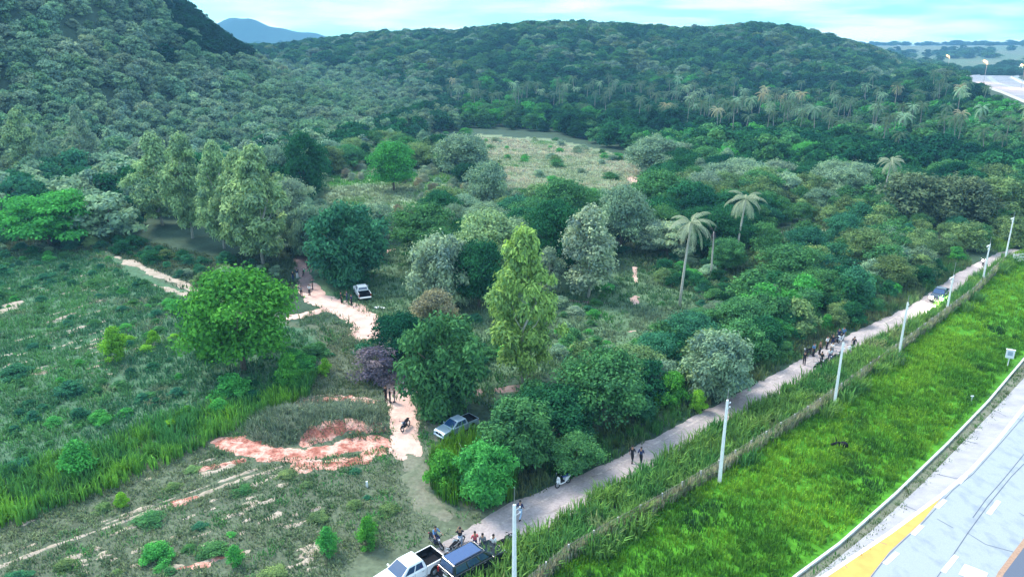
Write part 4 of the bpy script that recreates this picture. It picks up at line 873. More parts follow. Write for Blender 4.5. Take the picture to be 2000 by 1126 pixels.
# ------------------------------------------------------------------ grass, reeds, weeds: tufts of blades
def tufts(name, xy, h, spread, nb, wid, cols, label, seed, lean=.45, kind='stuff'):
    rg = np.random.default_rng(seed); k = len(xy); x, y = xy[:, 0], xy[:, 1]; z = TG(x, y)
    H_ = h[0] + (h[1] - h[0]) * rg.random((k, 1)) * (.7 + .6 * rg.random((k, nb))); a = rg.random((k, nb)) * 6.283; r = spread * rg.random((k, nb)) ** .6
    bx = x[:, None] + r * np.cos(a); by = y[:, None] + r * np.sin(a); bz = np.broadcast_to(z[:, None], bx.shape) - .05
    la = a + rg.normal(size=a.shape) * .7; ln = H_ * lean * rg.random(a.shape); dx, dy = np.cos(la), np.sin(la); wd = wid * (.6 + .8 * rg.random(a.shape))
    B = np.stack([bx, by, bz], -1); sd_ = np.stack([-dy, dx, np.zeros_like(dx)], -1) * wd[..., None] / 2
    mid = B + np.stack([dx * ln * .4, dy * ln * .4, H_ * .62], -1); tip = B + np.stack([dx * ln, dy * ln, H_ * (1 - .25 * (ln / (H_ * lean + 1e-6)))], -1)
    q1 = np.stack([B - sd_, B + sd_, mid + sd_ * .85, mid - sd_ * .85], 2); q2 = np.stack([mid - sd_ * .85, mid + sd_ * .85, tip + sd_ * .15, tip - sd_ * .15], 2)
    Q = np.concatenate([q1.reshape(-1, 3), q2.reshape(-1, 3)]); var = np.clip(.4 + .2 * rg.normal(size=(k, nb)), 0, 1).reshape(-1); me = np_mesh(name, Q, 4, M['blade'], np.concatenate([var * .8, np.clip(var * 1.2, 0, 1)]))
    c = np.repeat(cols, nb, axis=0); c = np.concatenate([c, c]); c = np.concatenate([c, np.ones((len(c), 1))], 1)
    me.attributes.new('tint', 'FLOAT_COLOR', 'FACE').data.foreach_set('color', c.astype(np.float32).ravel())
    o = bpy.data.objects.new(name, me); COL.objects.link(o); return tag(o, label, 'vegetation', kind=kind)
def randxy(polyw, dens, seed, fn=None):
    p = np.array(polyw); rg = np.random.default_rng(seed); x0, y0 = p.min(0); x1, y1 = p.max(0); k = int((x1 - x0) * (y1 - y0) * dens)
    x = rg.uniform(x0, x1, k); y = rg.uniform(y0, y1, k); m = inpoly(x, y, polyw)
    if fn is not None: m &= fn(x, y)
    return np.stack([x[m], y[m]], 1)
def colmix(xy, ca, cb, s, seed, sharp=3, cc=None):
    t = np.clip(.5 + sharp * fbm(xy[:, 0], xy[:, 1], s, seed), 0, 1)[:, None]; c = np.array(ca) * (1 - t) + np.array(cb) * t
    if cc is not None:
        u = np.clip(sharp * 1.6 * (fbm(xy[:, 0], xy[:, 1], s * .6, seed + 20) - .12), 0, 1)[:, None]; c = c * (1 - u) + np.array(cc) * u
    return c * (1 + .15 * np.random.default_rng(seed).normal(size=(len(xy), 1)))
dR = lambda x, y: dseg(x, y, ROAD_C)
wf = lambda x, y: np.interp(y, [p[1] for p in ROAD_C], ROAD_W) / 2
FIELD_V = FENCE[:] + [(95, 128), (125, 150)] + offs(KL, -.8)[::-1][len(KL) - 10:]
FV = FENCE + [(100, 140), (112, 136)] + offs(KERB + [(72, 93.5), (100, 124)], -.7)[::-1]
xy = randxy(FV, 7.5, 1, lambda x, y: (y > 36) & ((y < 90) | (np.random.default_rng(3).random(x.shape) < .55)))
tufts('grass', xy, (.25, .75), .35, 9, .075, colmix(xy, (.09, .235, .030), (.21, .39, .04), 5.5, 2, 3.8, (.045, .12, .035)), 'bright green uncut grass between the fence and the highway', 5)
def between(x, y):      # strip between the road and the fence, on the road's right
    return (dR(x, y) > wf(x, y) + .1)
STRIP = ROAD_C + [(92, 150)] + FENCE[::-1]
xy = randxy(STRIP, 6.0, 2, between)
ex = np.array([p for p in randxy([(f[0] + 1.2, f[1] - 1.2) for f in FENCE] + [(f[0] - .4, f[1] + .4) for f in FENCE[::-1]], 5.0, 52) if vnoise(np.array(p[0]), np.array(p[1]), 4.0, 9) > .68]); xy = np.concatenate([xy, ex])
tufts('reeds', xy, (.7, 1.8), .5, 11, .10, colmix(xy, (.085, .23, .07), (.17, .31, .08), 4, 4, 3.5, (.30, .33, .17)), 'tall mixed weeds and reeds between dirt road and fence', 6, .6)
# rim of weeds on the road's left
def leftrim(x, y): return (dR(x, y) > wf(x, y) + .15) & (dR(x, y) < wf(x, y) + 5)
xy = randxy(W([(960, 960), (1100, 880), (1400, 720), (1700, 580), (1870, 490), (1900, 520), (1700, 660), (1400, 830), (1100, 990)]), 4.0, 3, leftrim)
tufts('weeds', xy, (.3, 1.2), .4, 9, .08, colmix(xy, (.15, .18, .10), (.07, .20, .06), 3, 5), 'dry and green weeds along the left verge of the dirt road', 7)
# thicket front reeds at the silver pickup
xy = randxy(W([(838, 905), (870, 870), (930, 850), (1000, 880), (1010, 975), (960, 985), (880, 988), (845, 960)]), 5, 4)
tufts('reeds', xy, (1.0, 2.3), .4, 9, .08, colmix(xy, (.07, .20, .03), (.16, .34, .03), 3, 6), 'yellow-green cane grass at the tip of the roadside thicket', 8, .4)
# green reed strip at lower left
xy = randxy(W([(-150, 1000), (0, 930), (150, 880), (300, 830), (430, 795), (560, 750), (620, 735), (600, 775), (440, 850), (330, 905), (150, 985), (0, 1035), (-150, 1100)]), 5.0, 5)
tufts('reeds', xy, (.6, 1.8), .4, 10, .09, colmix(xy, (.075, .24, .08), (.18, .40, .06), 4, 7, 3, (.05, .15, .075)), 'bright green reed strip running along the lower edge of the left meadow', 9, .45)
# meadow weeds
def notrack(x, y):
    px, py = proj(x, y, 0 * x); m = np.ones(x.shape, bool)
    for q, hw in (([(250, 510), (320, 540), (400, 570), (440, 590)], .8), ([(0, 610), (35, 590)], 1.0), ([(105, 680), (210, 650)], .3), ([(100, 655), (210, 625)], .3)): m &= dseg(x, y, W(q)) > hw
    return m
xy = randxy(W(MEAD), 3.4, 6, notrack); px, py = proj(xy[:, 0], xy[:, 1], 0)
c = colmix(xy, (.065, .18, .10), (.115, .28, .11), 6, 8, 3, (.28, .30, .22))
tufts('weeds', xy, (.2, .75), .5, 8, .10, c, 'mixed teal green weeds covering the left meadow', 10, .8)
def lowfn(x, y):
    m = notrack(x, y)
    for q, hw in (([(0, 1105), (95, 1068), (200, 1032), (330, 985), (430, 950), (505, 925)], .3), ([(200, 1018), (330, 975), (500, 915)], .25), ([(330, 1110), (480, 1078)], .4), ([(400, 925), (450, 910)], .4), ([(805, 890), (812, 940), (835, 985), (880, 1020), (940, 1040)], 1.0), ([(740, 1110), (860, 1100), (960, 1070)], 2.2)): m &= dseg(x, y, W(q)) > hw
    m &= ~((x > -29) & (x < -10) & (y > 59) & (y < 63.6) & (dseg(x, y, W([(440, 862), (520, 885), (640, 880), (740, 862)])) < 1.3)); m &= dseg(x, y, TRAIL2) > 1.2; return m & (dR(x, y) > wf(x, y) + .2)
xy = randxy(W([(-200, 1110), (0, 1035), (330, 905), (440, 850), (600, 775), (740, 780), (830, 770), (850, 850), (850, 980), (990, 1000), (960, 1040), (850, 1126), (700, 1200), (-300, 1300)]), 6.5, 7, lowfn)
px, py = proj(xy[:, 0], xy[:, 1], 0); tr = (px > 770) & (py > 880)
c = colmix(xy, (.11, .185, .10), (.22, .27, .17), 4.5, 9, 3.5, (.08, .26, .08)); keep = ~tr | (np.random.default_rng(1).random(len(tr)) < .45)
tufts('weeds', xy[keep], (.10, .42), .45, 9, .08, c[keep], 'short olive and dry grass around the red bank and cart tracks', 11, .9)
xy = randxy(W([(570, 640), (620, 600), (760, 480), (830, 480), (960, 620), (1100, 570), (1200, 480), (1480, 490), (1500, 590), (1440, 620), (1300, 700), (1090, 720), (960, 800), (760, 740), (700, 700)]), 2.2, 8, lambda x, y: (dseg(x, y, TRAIL) > 1.5) & (dseg(x, y, W([(1240, 522), (1242, 552)])) > .5) & (dseg(x, y, W([(1240, 578), (1241, 592)])) > .6))
c = colmix(xy, (.08, .18, .09), (.19, .25, .17), 7, 12, 3, (.05, .22, .05)); tufts('weeds', xy, (.2, .7), .55, 8, .11, c, 'low rough grass in the open ground around the middle eucalyptus', 12, .9)
xy = randxy([tuple(Gp(*p)) for p in [(935, 268), (1080, 276), (1245, 312), (1260, 365), (1180, 400), (980, 380), (940, 320)]], .9, 9)
tufts('weeds', xy, (.2, .8), .8, 7, .22, colmix(xy, (.56, .48, .41), (.34, .40, .27), 16, 13, 3, (.17, .32, .13)), 'pale dry grass of the bare clearing', 13, .9)
xy = randxy([tuple(Gp(*p)) for p in [(600, 345), (700, 330), (850, 330), (960, 400), (820, 440), (620, 440)]], 1.2, 10)
tufts('weeds', xy, (.3, .9), .7, 7, .18, colmix(xy, (.27, .32, .22), (.13, .33, .09), 9, 14, 3), 'light brushy grass of the upper meadow', 14, .9)

# ------------------------------------------------------------------ blue mountain on the horizon
mm = MB(); vs = []; fs = []; prof = [(300, 85), (400, 62), (440, 47), (465, 41), (490, 42), (530, 55), (570, 63), (620, 68), (650, 75), (720, 86)]
XS = np.linspace(280, 740, 60); D0 = 3050
for i, q in enumerate(XS):
    hh = CAM_H + (85 - np.interp(q, [a for a, b in prof], [b for a, b in prof])) / FPX * D0 * 1.03
    for j in range(15):
        t = (j - 7) / 7; y = D0 + t * 180; x = (q - 1000) / FPX / 1.05 * D0; vs.append((x, y, 20 + (max(hh, 20) - 20) * math.exp(-(t * 1.5) ** 2) * (1 + .03 * math.sin(i * .9 + j)) - (8 if j in (0, 14) else 0)))
for i in range(59):
    for j in range(14): fs.append((i * 15 + j, (i + 1) * 15 + j, (i + 1) * 15 + j + 1, i * 15 + j + 1))
mm.add(vs, fs); tag(mm.build('hills', soil_mat('mountain_forest', col=(.02, .06, .04), s1=.01, s2=.05), smooth=True), kind='structure')
# ------------------------------------------------------------------ the air
hm, ht = newmat('haze_air'); ho = ht.nodes.new('ShaderNodeOutputMaterial'); hv = ht.nodes.new('ShaderNodeVolumePrincipled')
hv.inputs['Density'].default_value = 0.00026; hv.inputs['Color'].default_value = (.26, .62, 1.0, 1); hv.inputs['Anisotropy'].default_value = 0.0
ht.links.new(hv.outputs[0], ho.inputs['Volume'])
hb = MB(); hb.box((0, 70, 150), (6700, 6700, 310)); tag(hb.build('haze', hm), 'thin blue haze over the far hills', kind='stuff')

xy = randxy(W([(470, 850), (500, 812), (600, 782), (740, 790), (760, 850), (660, 842), (600, 858), (540, 875)]), 7, 41, lambda x, y: dseg(x, y, TRAIL2) > 1.3)
tufts('weeds', xy, (.35, .95), .4, 9, .06, colmix(xy, (.25, .29, .24), (.17, .23, .17), 3, 41), 'grey-green grass clothing the mound above the red bank', 41, .8)

vg = offs(KERB + [(72, 93.5), (90, 112)], .75); xy = []
for a_, b_ in zip(vg[:-1], vg[1:]):
    k_ = int(math.dist(a_, b_) * 9); xy += [(a_[0] + (b_[0] - a_[0]) * t + random.gauss(0, .35), a_[1] + (b_[1] - a_[1]) * t + random.gauss(0, .35)) for t in np.random.default_rng(k_).random(k_)]
xy = np.array(xy); xy = xy[dseg(xy[:, 0], xy[:, 1], KL) > .2]
tufts('verge_grass', xy, (.08, .35), .3, 8, .05, colmix(xy, (.09, .14, .05), (.06, .18, .04), 2, 51), 'low grass creeping from the kerb over the highway shoulder', 51, .9)

xy = randxy(W([(640, 640), (720, 650), (765, 690), (780, 745), (740, 775), (600, 778), (600, 740), (640, 700)]), 5, 61, lambda x, y: (dseg(x, y, TRAIL) > 1.2) & (dseg(x, y, TRAIL2) > 1.4))
tufts('weeds', xy, (.1, .5), .5, 8, .09, colmix(xy, (.14, .19, .11), (.24, .26, .18), 3, 61), 'thin short grass on the slope between the upper and the lower trail', 61, .9)
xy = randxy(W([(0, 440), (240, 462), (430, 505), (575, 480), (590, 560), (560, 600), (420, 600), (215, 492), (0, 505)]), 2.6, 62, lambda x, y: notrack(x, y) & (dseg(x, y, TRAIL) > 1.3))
tufts('weeds', xy, (.2, .8), .6, 8, .12, colmix(xy, (.06, .11, .065), (.12, .16, .10), 5, 62), 'dull dark undergrowth in front of the left wood edge', 62, .9)
xy = randxy(W([(1180, 460), (1500, 450), (1660, 430), (1660, 500), (1500, 600), (1300, 560)]), 1.6, 63)
tufts('weeds', xy, (.3, 1.0), .7, 8, .14, colmix(xy, (.09, .17, .08), (.20, .24, .15), 6, 63), 'rough grass in the openings around the near palms', 63, .9)
# ------------------------------------------------------------------ utility poles
def pole(name, x, y, h, hs, label, arm=False, rz=0):
    r = empty(name, (x, y, float(TG(x, y))), rz, label=label, cat='utility pole', group='white concrete poles along the fence')
    m = MB(); m.loft([[(-.15, -.12, -.4), (.15, -.12, -.4), (.15, .12, -.4), (-.15, .12, -.4)], [(-.095, -.075, h), (.095, -.075, h), (.095, .075, h), (-.095, .075, h)]]); m.build('shaft', M['concrete_pole'], r, bevel=.02)
    m = MB(); m.tube([(0, 0, h - .3), (0, 0, hs)], [.035, .02], 6); m.build('top_spike', M['steel'], r)
    m = MB()
    for z in (h - .5, h - .9): m.tube([(.13, 0, z), (.5, 0, z + .05)], .03, 6); 
    m.build('bracket', M['steel'], r); m = MB()
    for z in (h - .45, h - .85): m.ball((.52, 0, z), (.06, .06, .09), 6, 5)
    m.build('insulator', M['white_paint'], r)
    if arm:
        m = MB(); m.box((0, .14, h - .15), (2.0, .1, .1)); m.tube([(-.6, .14, h - .2), (0, .14, h - .8), (.6, .14, h - .2)], .02, 4); m.build('crossarm', M['concrete_pole'], r)
        for sx in (-.85, .85):
            m = MB(); m.ball((sx, .14, h), (.06, .06, .1), 6, 5); m.build('insulator', M['white_paint'], r)
    return r
for i, (base, tpy, spy, arm, lab) in enumerate((((1405, 942), 780, 757, False, 'white pole standing behind the low end of the reeds, second nearest of the row'), ((1628, 798), 668, 650, False, 'white pole right in front of the crowd on the dirt road'),
    ((1755, 695), 590, 576, False, 'white pole beside the road bend just before the lit headlights'), ((1848, 612), 540, 512, True, 'white pole with crossarm just past the lit headlights'), ((1918, 553), 478, 462, True, 'white pole with crossarm, second farthest of the row'), ((1961, 514), 425, 412, True, 'farthest white pole with crossarm at the end of the fence'))):
    p = Gp(*base); pole('utility_pole', p[0], p[1], top_z(p[1], tpy), top_z(p[1], spy), lab, arm, R(45))
pole('utility_pole', .15, 41.3, 8.0, 9.3, 'nearest white pole, cut off by the lower picture edge beside the black van', False, R(45))
# ------------------------------------------------------------------ fence
M['fence_wire'] = paint('rusty_wire', (.22, .20, .18), .7, .3); M['fence_post'] = paint('fence_post_concrete', (.42, .40, .37), .85, noise=.2)
fe = empty('wire_fence', (*FENCE[0], 0), label='long wire mesh fence grown over with dry vines between reeds and bright grass', cat='fence')
def fline(step):
    out = []; acc = 0; last = FENCE[0]
    for a, b in zip(FENCE[:-1], FENCE[1:]):
        L_ = math.dist(a, b); t = acc
        while t < L_: out.append((a[0] + (b[0] - a[0]) * t / L_, a[1] + (b[1] - a[1]) * t / L_)); t += step
        acc = t - L_
    return out
ox, oy = FENCE[0]
for x, y in fline(2.6):
    m = MB(); m.box((x - ox, y - oy, .55), (.12, .12, 1.6)); m.build('fence_post', M['fence_post'], fe)
m = MB(); fp = fline(.24)
for (a, b) in zip(fp[:-1], fp[1:]):
    for z in (0.1, .4, .7, 1.0, 1.3): m.tube([(a[0] - ox, a[1] - oy, z), (b[0] - ox, b[1] - oy, z)], .014, 3, cap=False)
    m.tube([(a[0] - ox, a[1] - oy, .05), (a[0] - ox, a[1] - oy, 1.3)], .012, 3, cap=False)
m.build('wire_mesh', M['fence_wire'], fe)
xy = np.array(fline(.05)); xy = np.concatenate([xy + np.random.default_rng(i).normal(size=xy.shape) * .10 for i in range(3)])
vine = tufts('dry_vine', xy, (.5, 1.35), .2, 6, .075, colmix(xy, (.55, .49, .40), (.40, .37, .28), 5, 31, 2.5, (.11, .18, .07)), None, 31, .22, kind='stuff'); vine.parent = fe; vine.location = (-ox, -oy, 0); del vine['category']

# ------------------------------------------------------------------ vehicles
def arch(cx, r, z, n=7): return [(cx + r * math.cos(math.pi * k / n), z + r * math.sin(math.pi * k / n)) for k in range(n + 1)]
def wheel(parent, x, y, r=.38, w_=.24, z=None):
    z = r if z is None else z; sgn = 1 if y > 0 else -1
    m = MB(); rings = []
    for yy, rr_ in ((-w_ / 2, r * .8), (-w_ / 2, r * .94), (-w_ / 2 + .03, r), (w_ / 2 - .03, r), (w_ / 2, r * .94), (w_ / 2, r * .62), (w_ / 2 - .04, r * .6)):
        rings.append([(rr_ * math.cos(2 * math.pi * k / 18), yy * sgn, rr_ * math.sin(2 * math.pi * k / 18)) for k in range(18)])
    m.loft(rings); wh = empty_child('wheel', parent, (x, y, z)); m.build('tyre', M['rubber'], wh, True)
    m = MB(); m.tube([(0, sgn * (w_ / 2 - .06), 0), (0, sgn * (w_ / 2 - .02), 0)], [r * .6, r * .56], 18)
    for k in range(6):
        a = k * math.pi / 3; m.box((math.cos(a) * r * .32, sgn * (w_ / 2 - .012), math.sin(a) * r * .32), (.06, .02, .06))
    m.tube([(0, sgn * (w_ / 2 - .03), 0), (0, sgn * (w_ / 2 + .01), 0)], [r * .16, r * .14], 10); m.build('rim', M['steel'], wh, True)
def empty_child(name, parent, loc):
    o = bpy.data.objects.new(name, None); COL.objects.link(o); o.parent = parent; o.location = loc; o.empty_display_size = .1; return o
def quad_panel(name, parent, pts, mat, th=.012, inset=0):
    """thin closed slab following four points, pushed outwards"""
    p = [Vector(q) for q in pts]; c = sum(p, Vector()) / len(p); nrm = (p[1] - p[0]).cross(p[-1] - p[0]).normalized()
    p = [c + (q - c) * (1 - inset) for q in p]; m = MB(); k = len(p)
    m.add([q + nrm * th for q in p] + [q - nrm * .01 for q in p], [tuple(range(k)), tuple(range(2 * k - 1, k - 1, -1))] + [((i + 1) % k, i, i + k, (i + 1) % k + k) for i in range(k)])
    return m.build(name, mat, parent, bevel=.004)
def pickup(name, label, paintm, loc, rz, tailgate_open=False, lit=False, bed_load=False):
    r = empty(name, loc, rz, label=label, cat='pickup truck'); W2 = .91
    # lower body to the back of the cab
    front = [(-.98, .42), (1.02, .42)] + [(q[0], q[1]) for q in arch(1.55, .46, .42)][::-1] + [(2.5, .42), (2.6, .5), (2.62, .78), (2.56, .96), (2.35, 1.05), (1.7, 1.13), (1.22, 1.18), (-.98, 1.18)]
    m = MB(); m.prism(front, -W2, W2); m.build('body', paintm, r, bevel=.055)
    # bed
    bed = empty_child('cargo_bed', r, (0, 0, 0))
    side = [(-1.0, .5), (-1.0, 1.18), (-2.58, 1.18), (-2.6, .6), (-2.5, .5)] + arch(-1.62, .46, .45)
    side = [(-1.0, 1.2), (-2.56, 1.2), (-2.58, .62), (-2.5, .5)] + [(q[0], q[1]) for q in arch(-1.62, .44, .5)][::-1] + [(-1.0, .5)]
    for s in (-1, 1):
        m = MB(); y0 = s * W2; m.prism(side, min(y0, y0 - s * .09), max(y0, y0 - s * .09)); m.build('bed_side', paintm, bed, bevel=.02)
    m = MB(); m.box((-1.78, 0, .68), (1.56, 1.62, .08)); m.box((-1.04, 0, .93), (.05, 1.62, .5)); m.box((-1.62, -.66, .80), (.8, .3, .2)); m.box((-1.62, .66, .80), (.8, .3, .2)); m.box((-1.78, -.80, .93), (1.5, .03, .54)); m.box((-1.78, .80, .93), (1.5, .03, .54)); m.box((-2.49, 0, .93), (.03, 1.58, .5)); m.build('bed_liner', M['black_plastic'], bed)
    if tailgate_open:
        m = MB(); m.box((-2.83, 0, .70), (.54, 1.66, .07)); m.build('tailgate', paintm, bed, bevel=.02)
    else:
        m = MB(); m.box((-2.55, 0, .94), (.07, 1.64, .52)); m.box((-2.595, 0, 1.02), (.02, .25, .08)); m.build('tailgate', paintm, bed, bevel=.02)
    m = MB(); m.box((-2.66, 0, .5), (.16, 1.7, .16)); m.build('bumper', M['steel'] if not lit else paintm, r, bevel=.03)
    m = MB(); m.box((2.62, 0, .52), (.14, 1.72, .2)); m.build('bumper', paintm, r, bevel=.05)
    m = MB(); m.box((2.615, 0, .82), (.05, 1.0, .2)); m.box((2.64, 0, .82), (.02, .16, .1), mi=1); m.build('grille', [M['black_plastic'], M['steel']], r, bevel=.01)
    # cab
    bx = [(1.25, .84), (-.98, .84)]; tz = 1.74; b4 = [(1.28, -.86, 1.17), (1.28, .86, 1.17), (-.98, .86, 1.17), (-.98, -.86, 1.17)]; t4 = [(.42, -.68, tz), (.42, .68, tz), (-.78, .68, tz), (-.78, -.68, tz)]
    rings = []
    for t in (0, .35, .7, .9, 1.0, 1.05):
        q = min(1, t) ; sh = 0 if t < .95 else (.05 if t < 1.02 else .14)
        ring = []
        for A, B in zip(b4, t4):
            a, b = Vector(A), Vector(B); v = a.lerp(b, q); v.x -= math.copysign(sh, v.x - (-.2)); v.y -= math.copysign(sh, v.y); v.z += (.02 if t == 1.0 else .045 if t > 1 else 0); ring.append(tuple(v))
        rings.append(ring)
    m = MB(); m.loft(rings); m.build('cab', paintm, r, bevel=.03)
    def on(face, u, v):   # face corners b0,b1,t1,t0
        b0, b1, t1, t0 = [Vector(q) for q in face]; return b0.lerp(b1, u).lerp(t0.lerp(t1, u), v)
    def pane(nm, face, u0, u1, v0, v1): quad_panel(nm, r, [on(face, u0, v0), on(face, u1, v0), on(face, u1, v1), on(face, u0, v1)], M['glass'])
    pane('windscreen', (b4[0], b4[1], t4[1], t4[0]), .05, .95, .06, .93); pane('rear_window', (b4[2], b4[3], t4[3], t4[2]), .1, .9, .25, .85)
    for fc, fl in (((b4[1], b4[2], t4[2], t4[1]), 0), ((b4[3], b4[0], t4[0], t4[3]), 1)):
        for a, b in (((.14, .5), (.55, .88)) if not fl else ((.12, .45), (.5, .86))): pane('side_window', fc, a, b, .14, .84)
    for s in (-1, 1):
        m = MB(); m.box((2.53, s * (.66 if lit else .72), .86), (.2, .46, .3) if lit else (.16, .34, .17)); m.build('headlight', M['head_on'] if lit else M['lamp_clear'], r, bevel=.03)
        m = MB(); m.box((-2.56, s * .86, .92), (.07, .11, .34)); m.build('tail_light', M['lamp_red'], r, bevel=.01)
        m = MB(); m.box((1.0, s * 1.02, 1.24), (.1, .2, .15)); m.box((1.0, s * .92, 1.2), (.05, .1, .04)); m.build('mirror', paintm, r, bevel=.02)
        for xx in (.3, -.62):
            m = MB(); m.box((xx, s * .925, 1.02), (.18, .03, .035)); m.build('door_handle', M['steel'], r)
        m = MB()
        for xx in (1.02, .08, -.85): m.box((xx, s * .912, .84), (.015, .01, .6))
        m.box((.08, s * .912, .56), (1.9, .01, .015)); m.build('door_gap', M['black_plastic'], r)
        for xx in (1.55, -1.62): wheel(r, xx, s * .80)
        m = MB(); m.tube([(1.0, s * .95, .38), (-.9, s * .95, .38)], .04, 6); m.build('side_step', M['black_plastic'], r)
    m = MB(); m.box((0, 0, .4), (4.7, 1.2, .16)); m.build('chassis', M['black_plastic'], r)
    m = MB(); m.box((-2.625, 0, .62), (.02, .5, .13)); m.box((2.70, 0, .55), (.02, .5, .12)); m.build('number_plate', M['plate'], r)
    return r
def van(name, label, loc, rz):
    r = empty(name, loc, rz, label=label, cat='van'); W2 = .95
    prof = [(-2.35, .4)] + [(q[0], q[1]) for q in arch(-1.45, .44, .4)][::-1] + [(q[0], q[1]) for q in arch(1.55, .44, .4)][::-1] + [(2.4, .4), (2.48, .6), (2.46, .85), (2.3, 1.02), (1.3, 1.17), (-2.4, 1.25), (-2.44, .55)]
    m = MB(); m.prism(prof, -W2, W2); m.build('body', M['black_paint'], r, bevel=.06)
    b4 = [(1.3, -.9, 1.16), (1.3, .9, 1.16), (-2.38, .9, 1.24), (-2.38, -.9, 1.24)]; t4 = [(.45, -.74, 1.9), (.45, .74, 1.9), (-2.2, .74, 1.92), (-2.2, -.74, 1.92)]
    m = MB(); m.loft([b4, t4]); m.build('cabin', M['black_paint'], r, bevel=.07)
    m = MB(); m.loft([[(.36, -.66, 1.90), (.36, .66, 1.90), (-2.12, .66, 1.925), (-2.12, -.66, 1.925)], [(.32, -.62, 1.955), (.32, .62, 1.955), (-2.08, .62, 1.975), (-2.08, -.62, 1.975)]]); o = m.build('roof', M['roof_sky_reflection'], r, bevel=.02); o['label'] = 'glossy roof panel with reflected sky blue put into its colour'
    def on(face, u, v):
        b0, b1, t1, t0 = [Vector(q) for q in face]; return b0.lerp(b1, u).lerp(t0.lerp(t1, u), v)
    def pane(nm, face, u0, u1, v0, v1): quad_panel(nm, r, [on(face, u0, v0), on(face, u1, v0), on(face, u1, v1), on(face, u0, v1)], M['glass'])
    pane('windscreen', (b4[0], b4[1], t4[1], t4[0]), .06, .94, .08, .92); pane('rear_window', (b4[2], b4[3], t4[3], t4[2]), .1, .9, .2, .88)
    for fc, fl in (((b4[1], b4[2], t4[2], t4[1]), 0), ((b4[3], b4[0], t4[0], t4[3]), 1)):
        for a, b in (((.1, .3), (.33, .62), (.65, .94)) if not fl else ((.06, .35), (.38, .67), (.7, .9))): pane('side_window', fc, a, b, .15, .85)
    for s in (-1, 1):
        m = MB(); m.box((2.40, s * .72, .82), (.14, .36, .18)); m.build('headlight', M['lamp_clear'], r, bevel=.03)
        m = MB(); m.box((-2.43, s * .84, .95), (.06, .14, .4)); m.build('tail_light', M['lamp_red'], r, bevel=.01)
        m = MB(); m.box((1.05, s * 1.06, 1.25), (.1, .2, .17)); m.box((1.05, s * .96, 1.2), (.05, .12, .04)); m.build('mirror', M['black_paint'], r, bevel=.02)
        m = MB(); m.tube([(.25, s * .68, 2.0), (-2.0, s * .68, 2.03)], .025, 6); m.build('roof_rail', M['dark_steel'], r)
        m = MB()
        for xx in (1.05, .2, -.9): m.box((xx, s * .955, .85), (.014, .01, .7))
        m.build('door_gap', M['rubber'], r)
        for xx in (.35, -.75):
            m = MB(); m.box((xx, s * .965, 1.06), (.18, .03, .035)); m.build('door_handle', M['steel'], r)
        for xx in (1.55, -1.45): wheel(r, xx, s * .82, .37)
    m = MB(); m.box((-2.45, 0, .52), (.14, 1.8, .2)); m.build('bumper', M['black_plastic'], r, bevel=.04)
    m = MB(); m.box((2.47, 0, .6), (.06, 1.1, .26)); m.build('grille', M['dark_steel'], r, bevel=.02)
    m = MB(); m.box((-2.455, .0, .82), (.02, .48, .16)); m.box((2.51, 0, .5), (.02, .48, .13)); m.build('number_plate', M['plate'], r)
    m = MB(); m.tube([(-2.47, .35, 1.16), (-2.47, -.35, 1.16)], .02, 5); m.build('rear_handle', M['steel'], r)
    return r
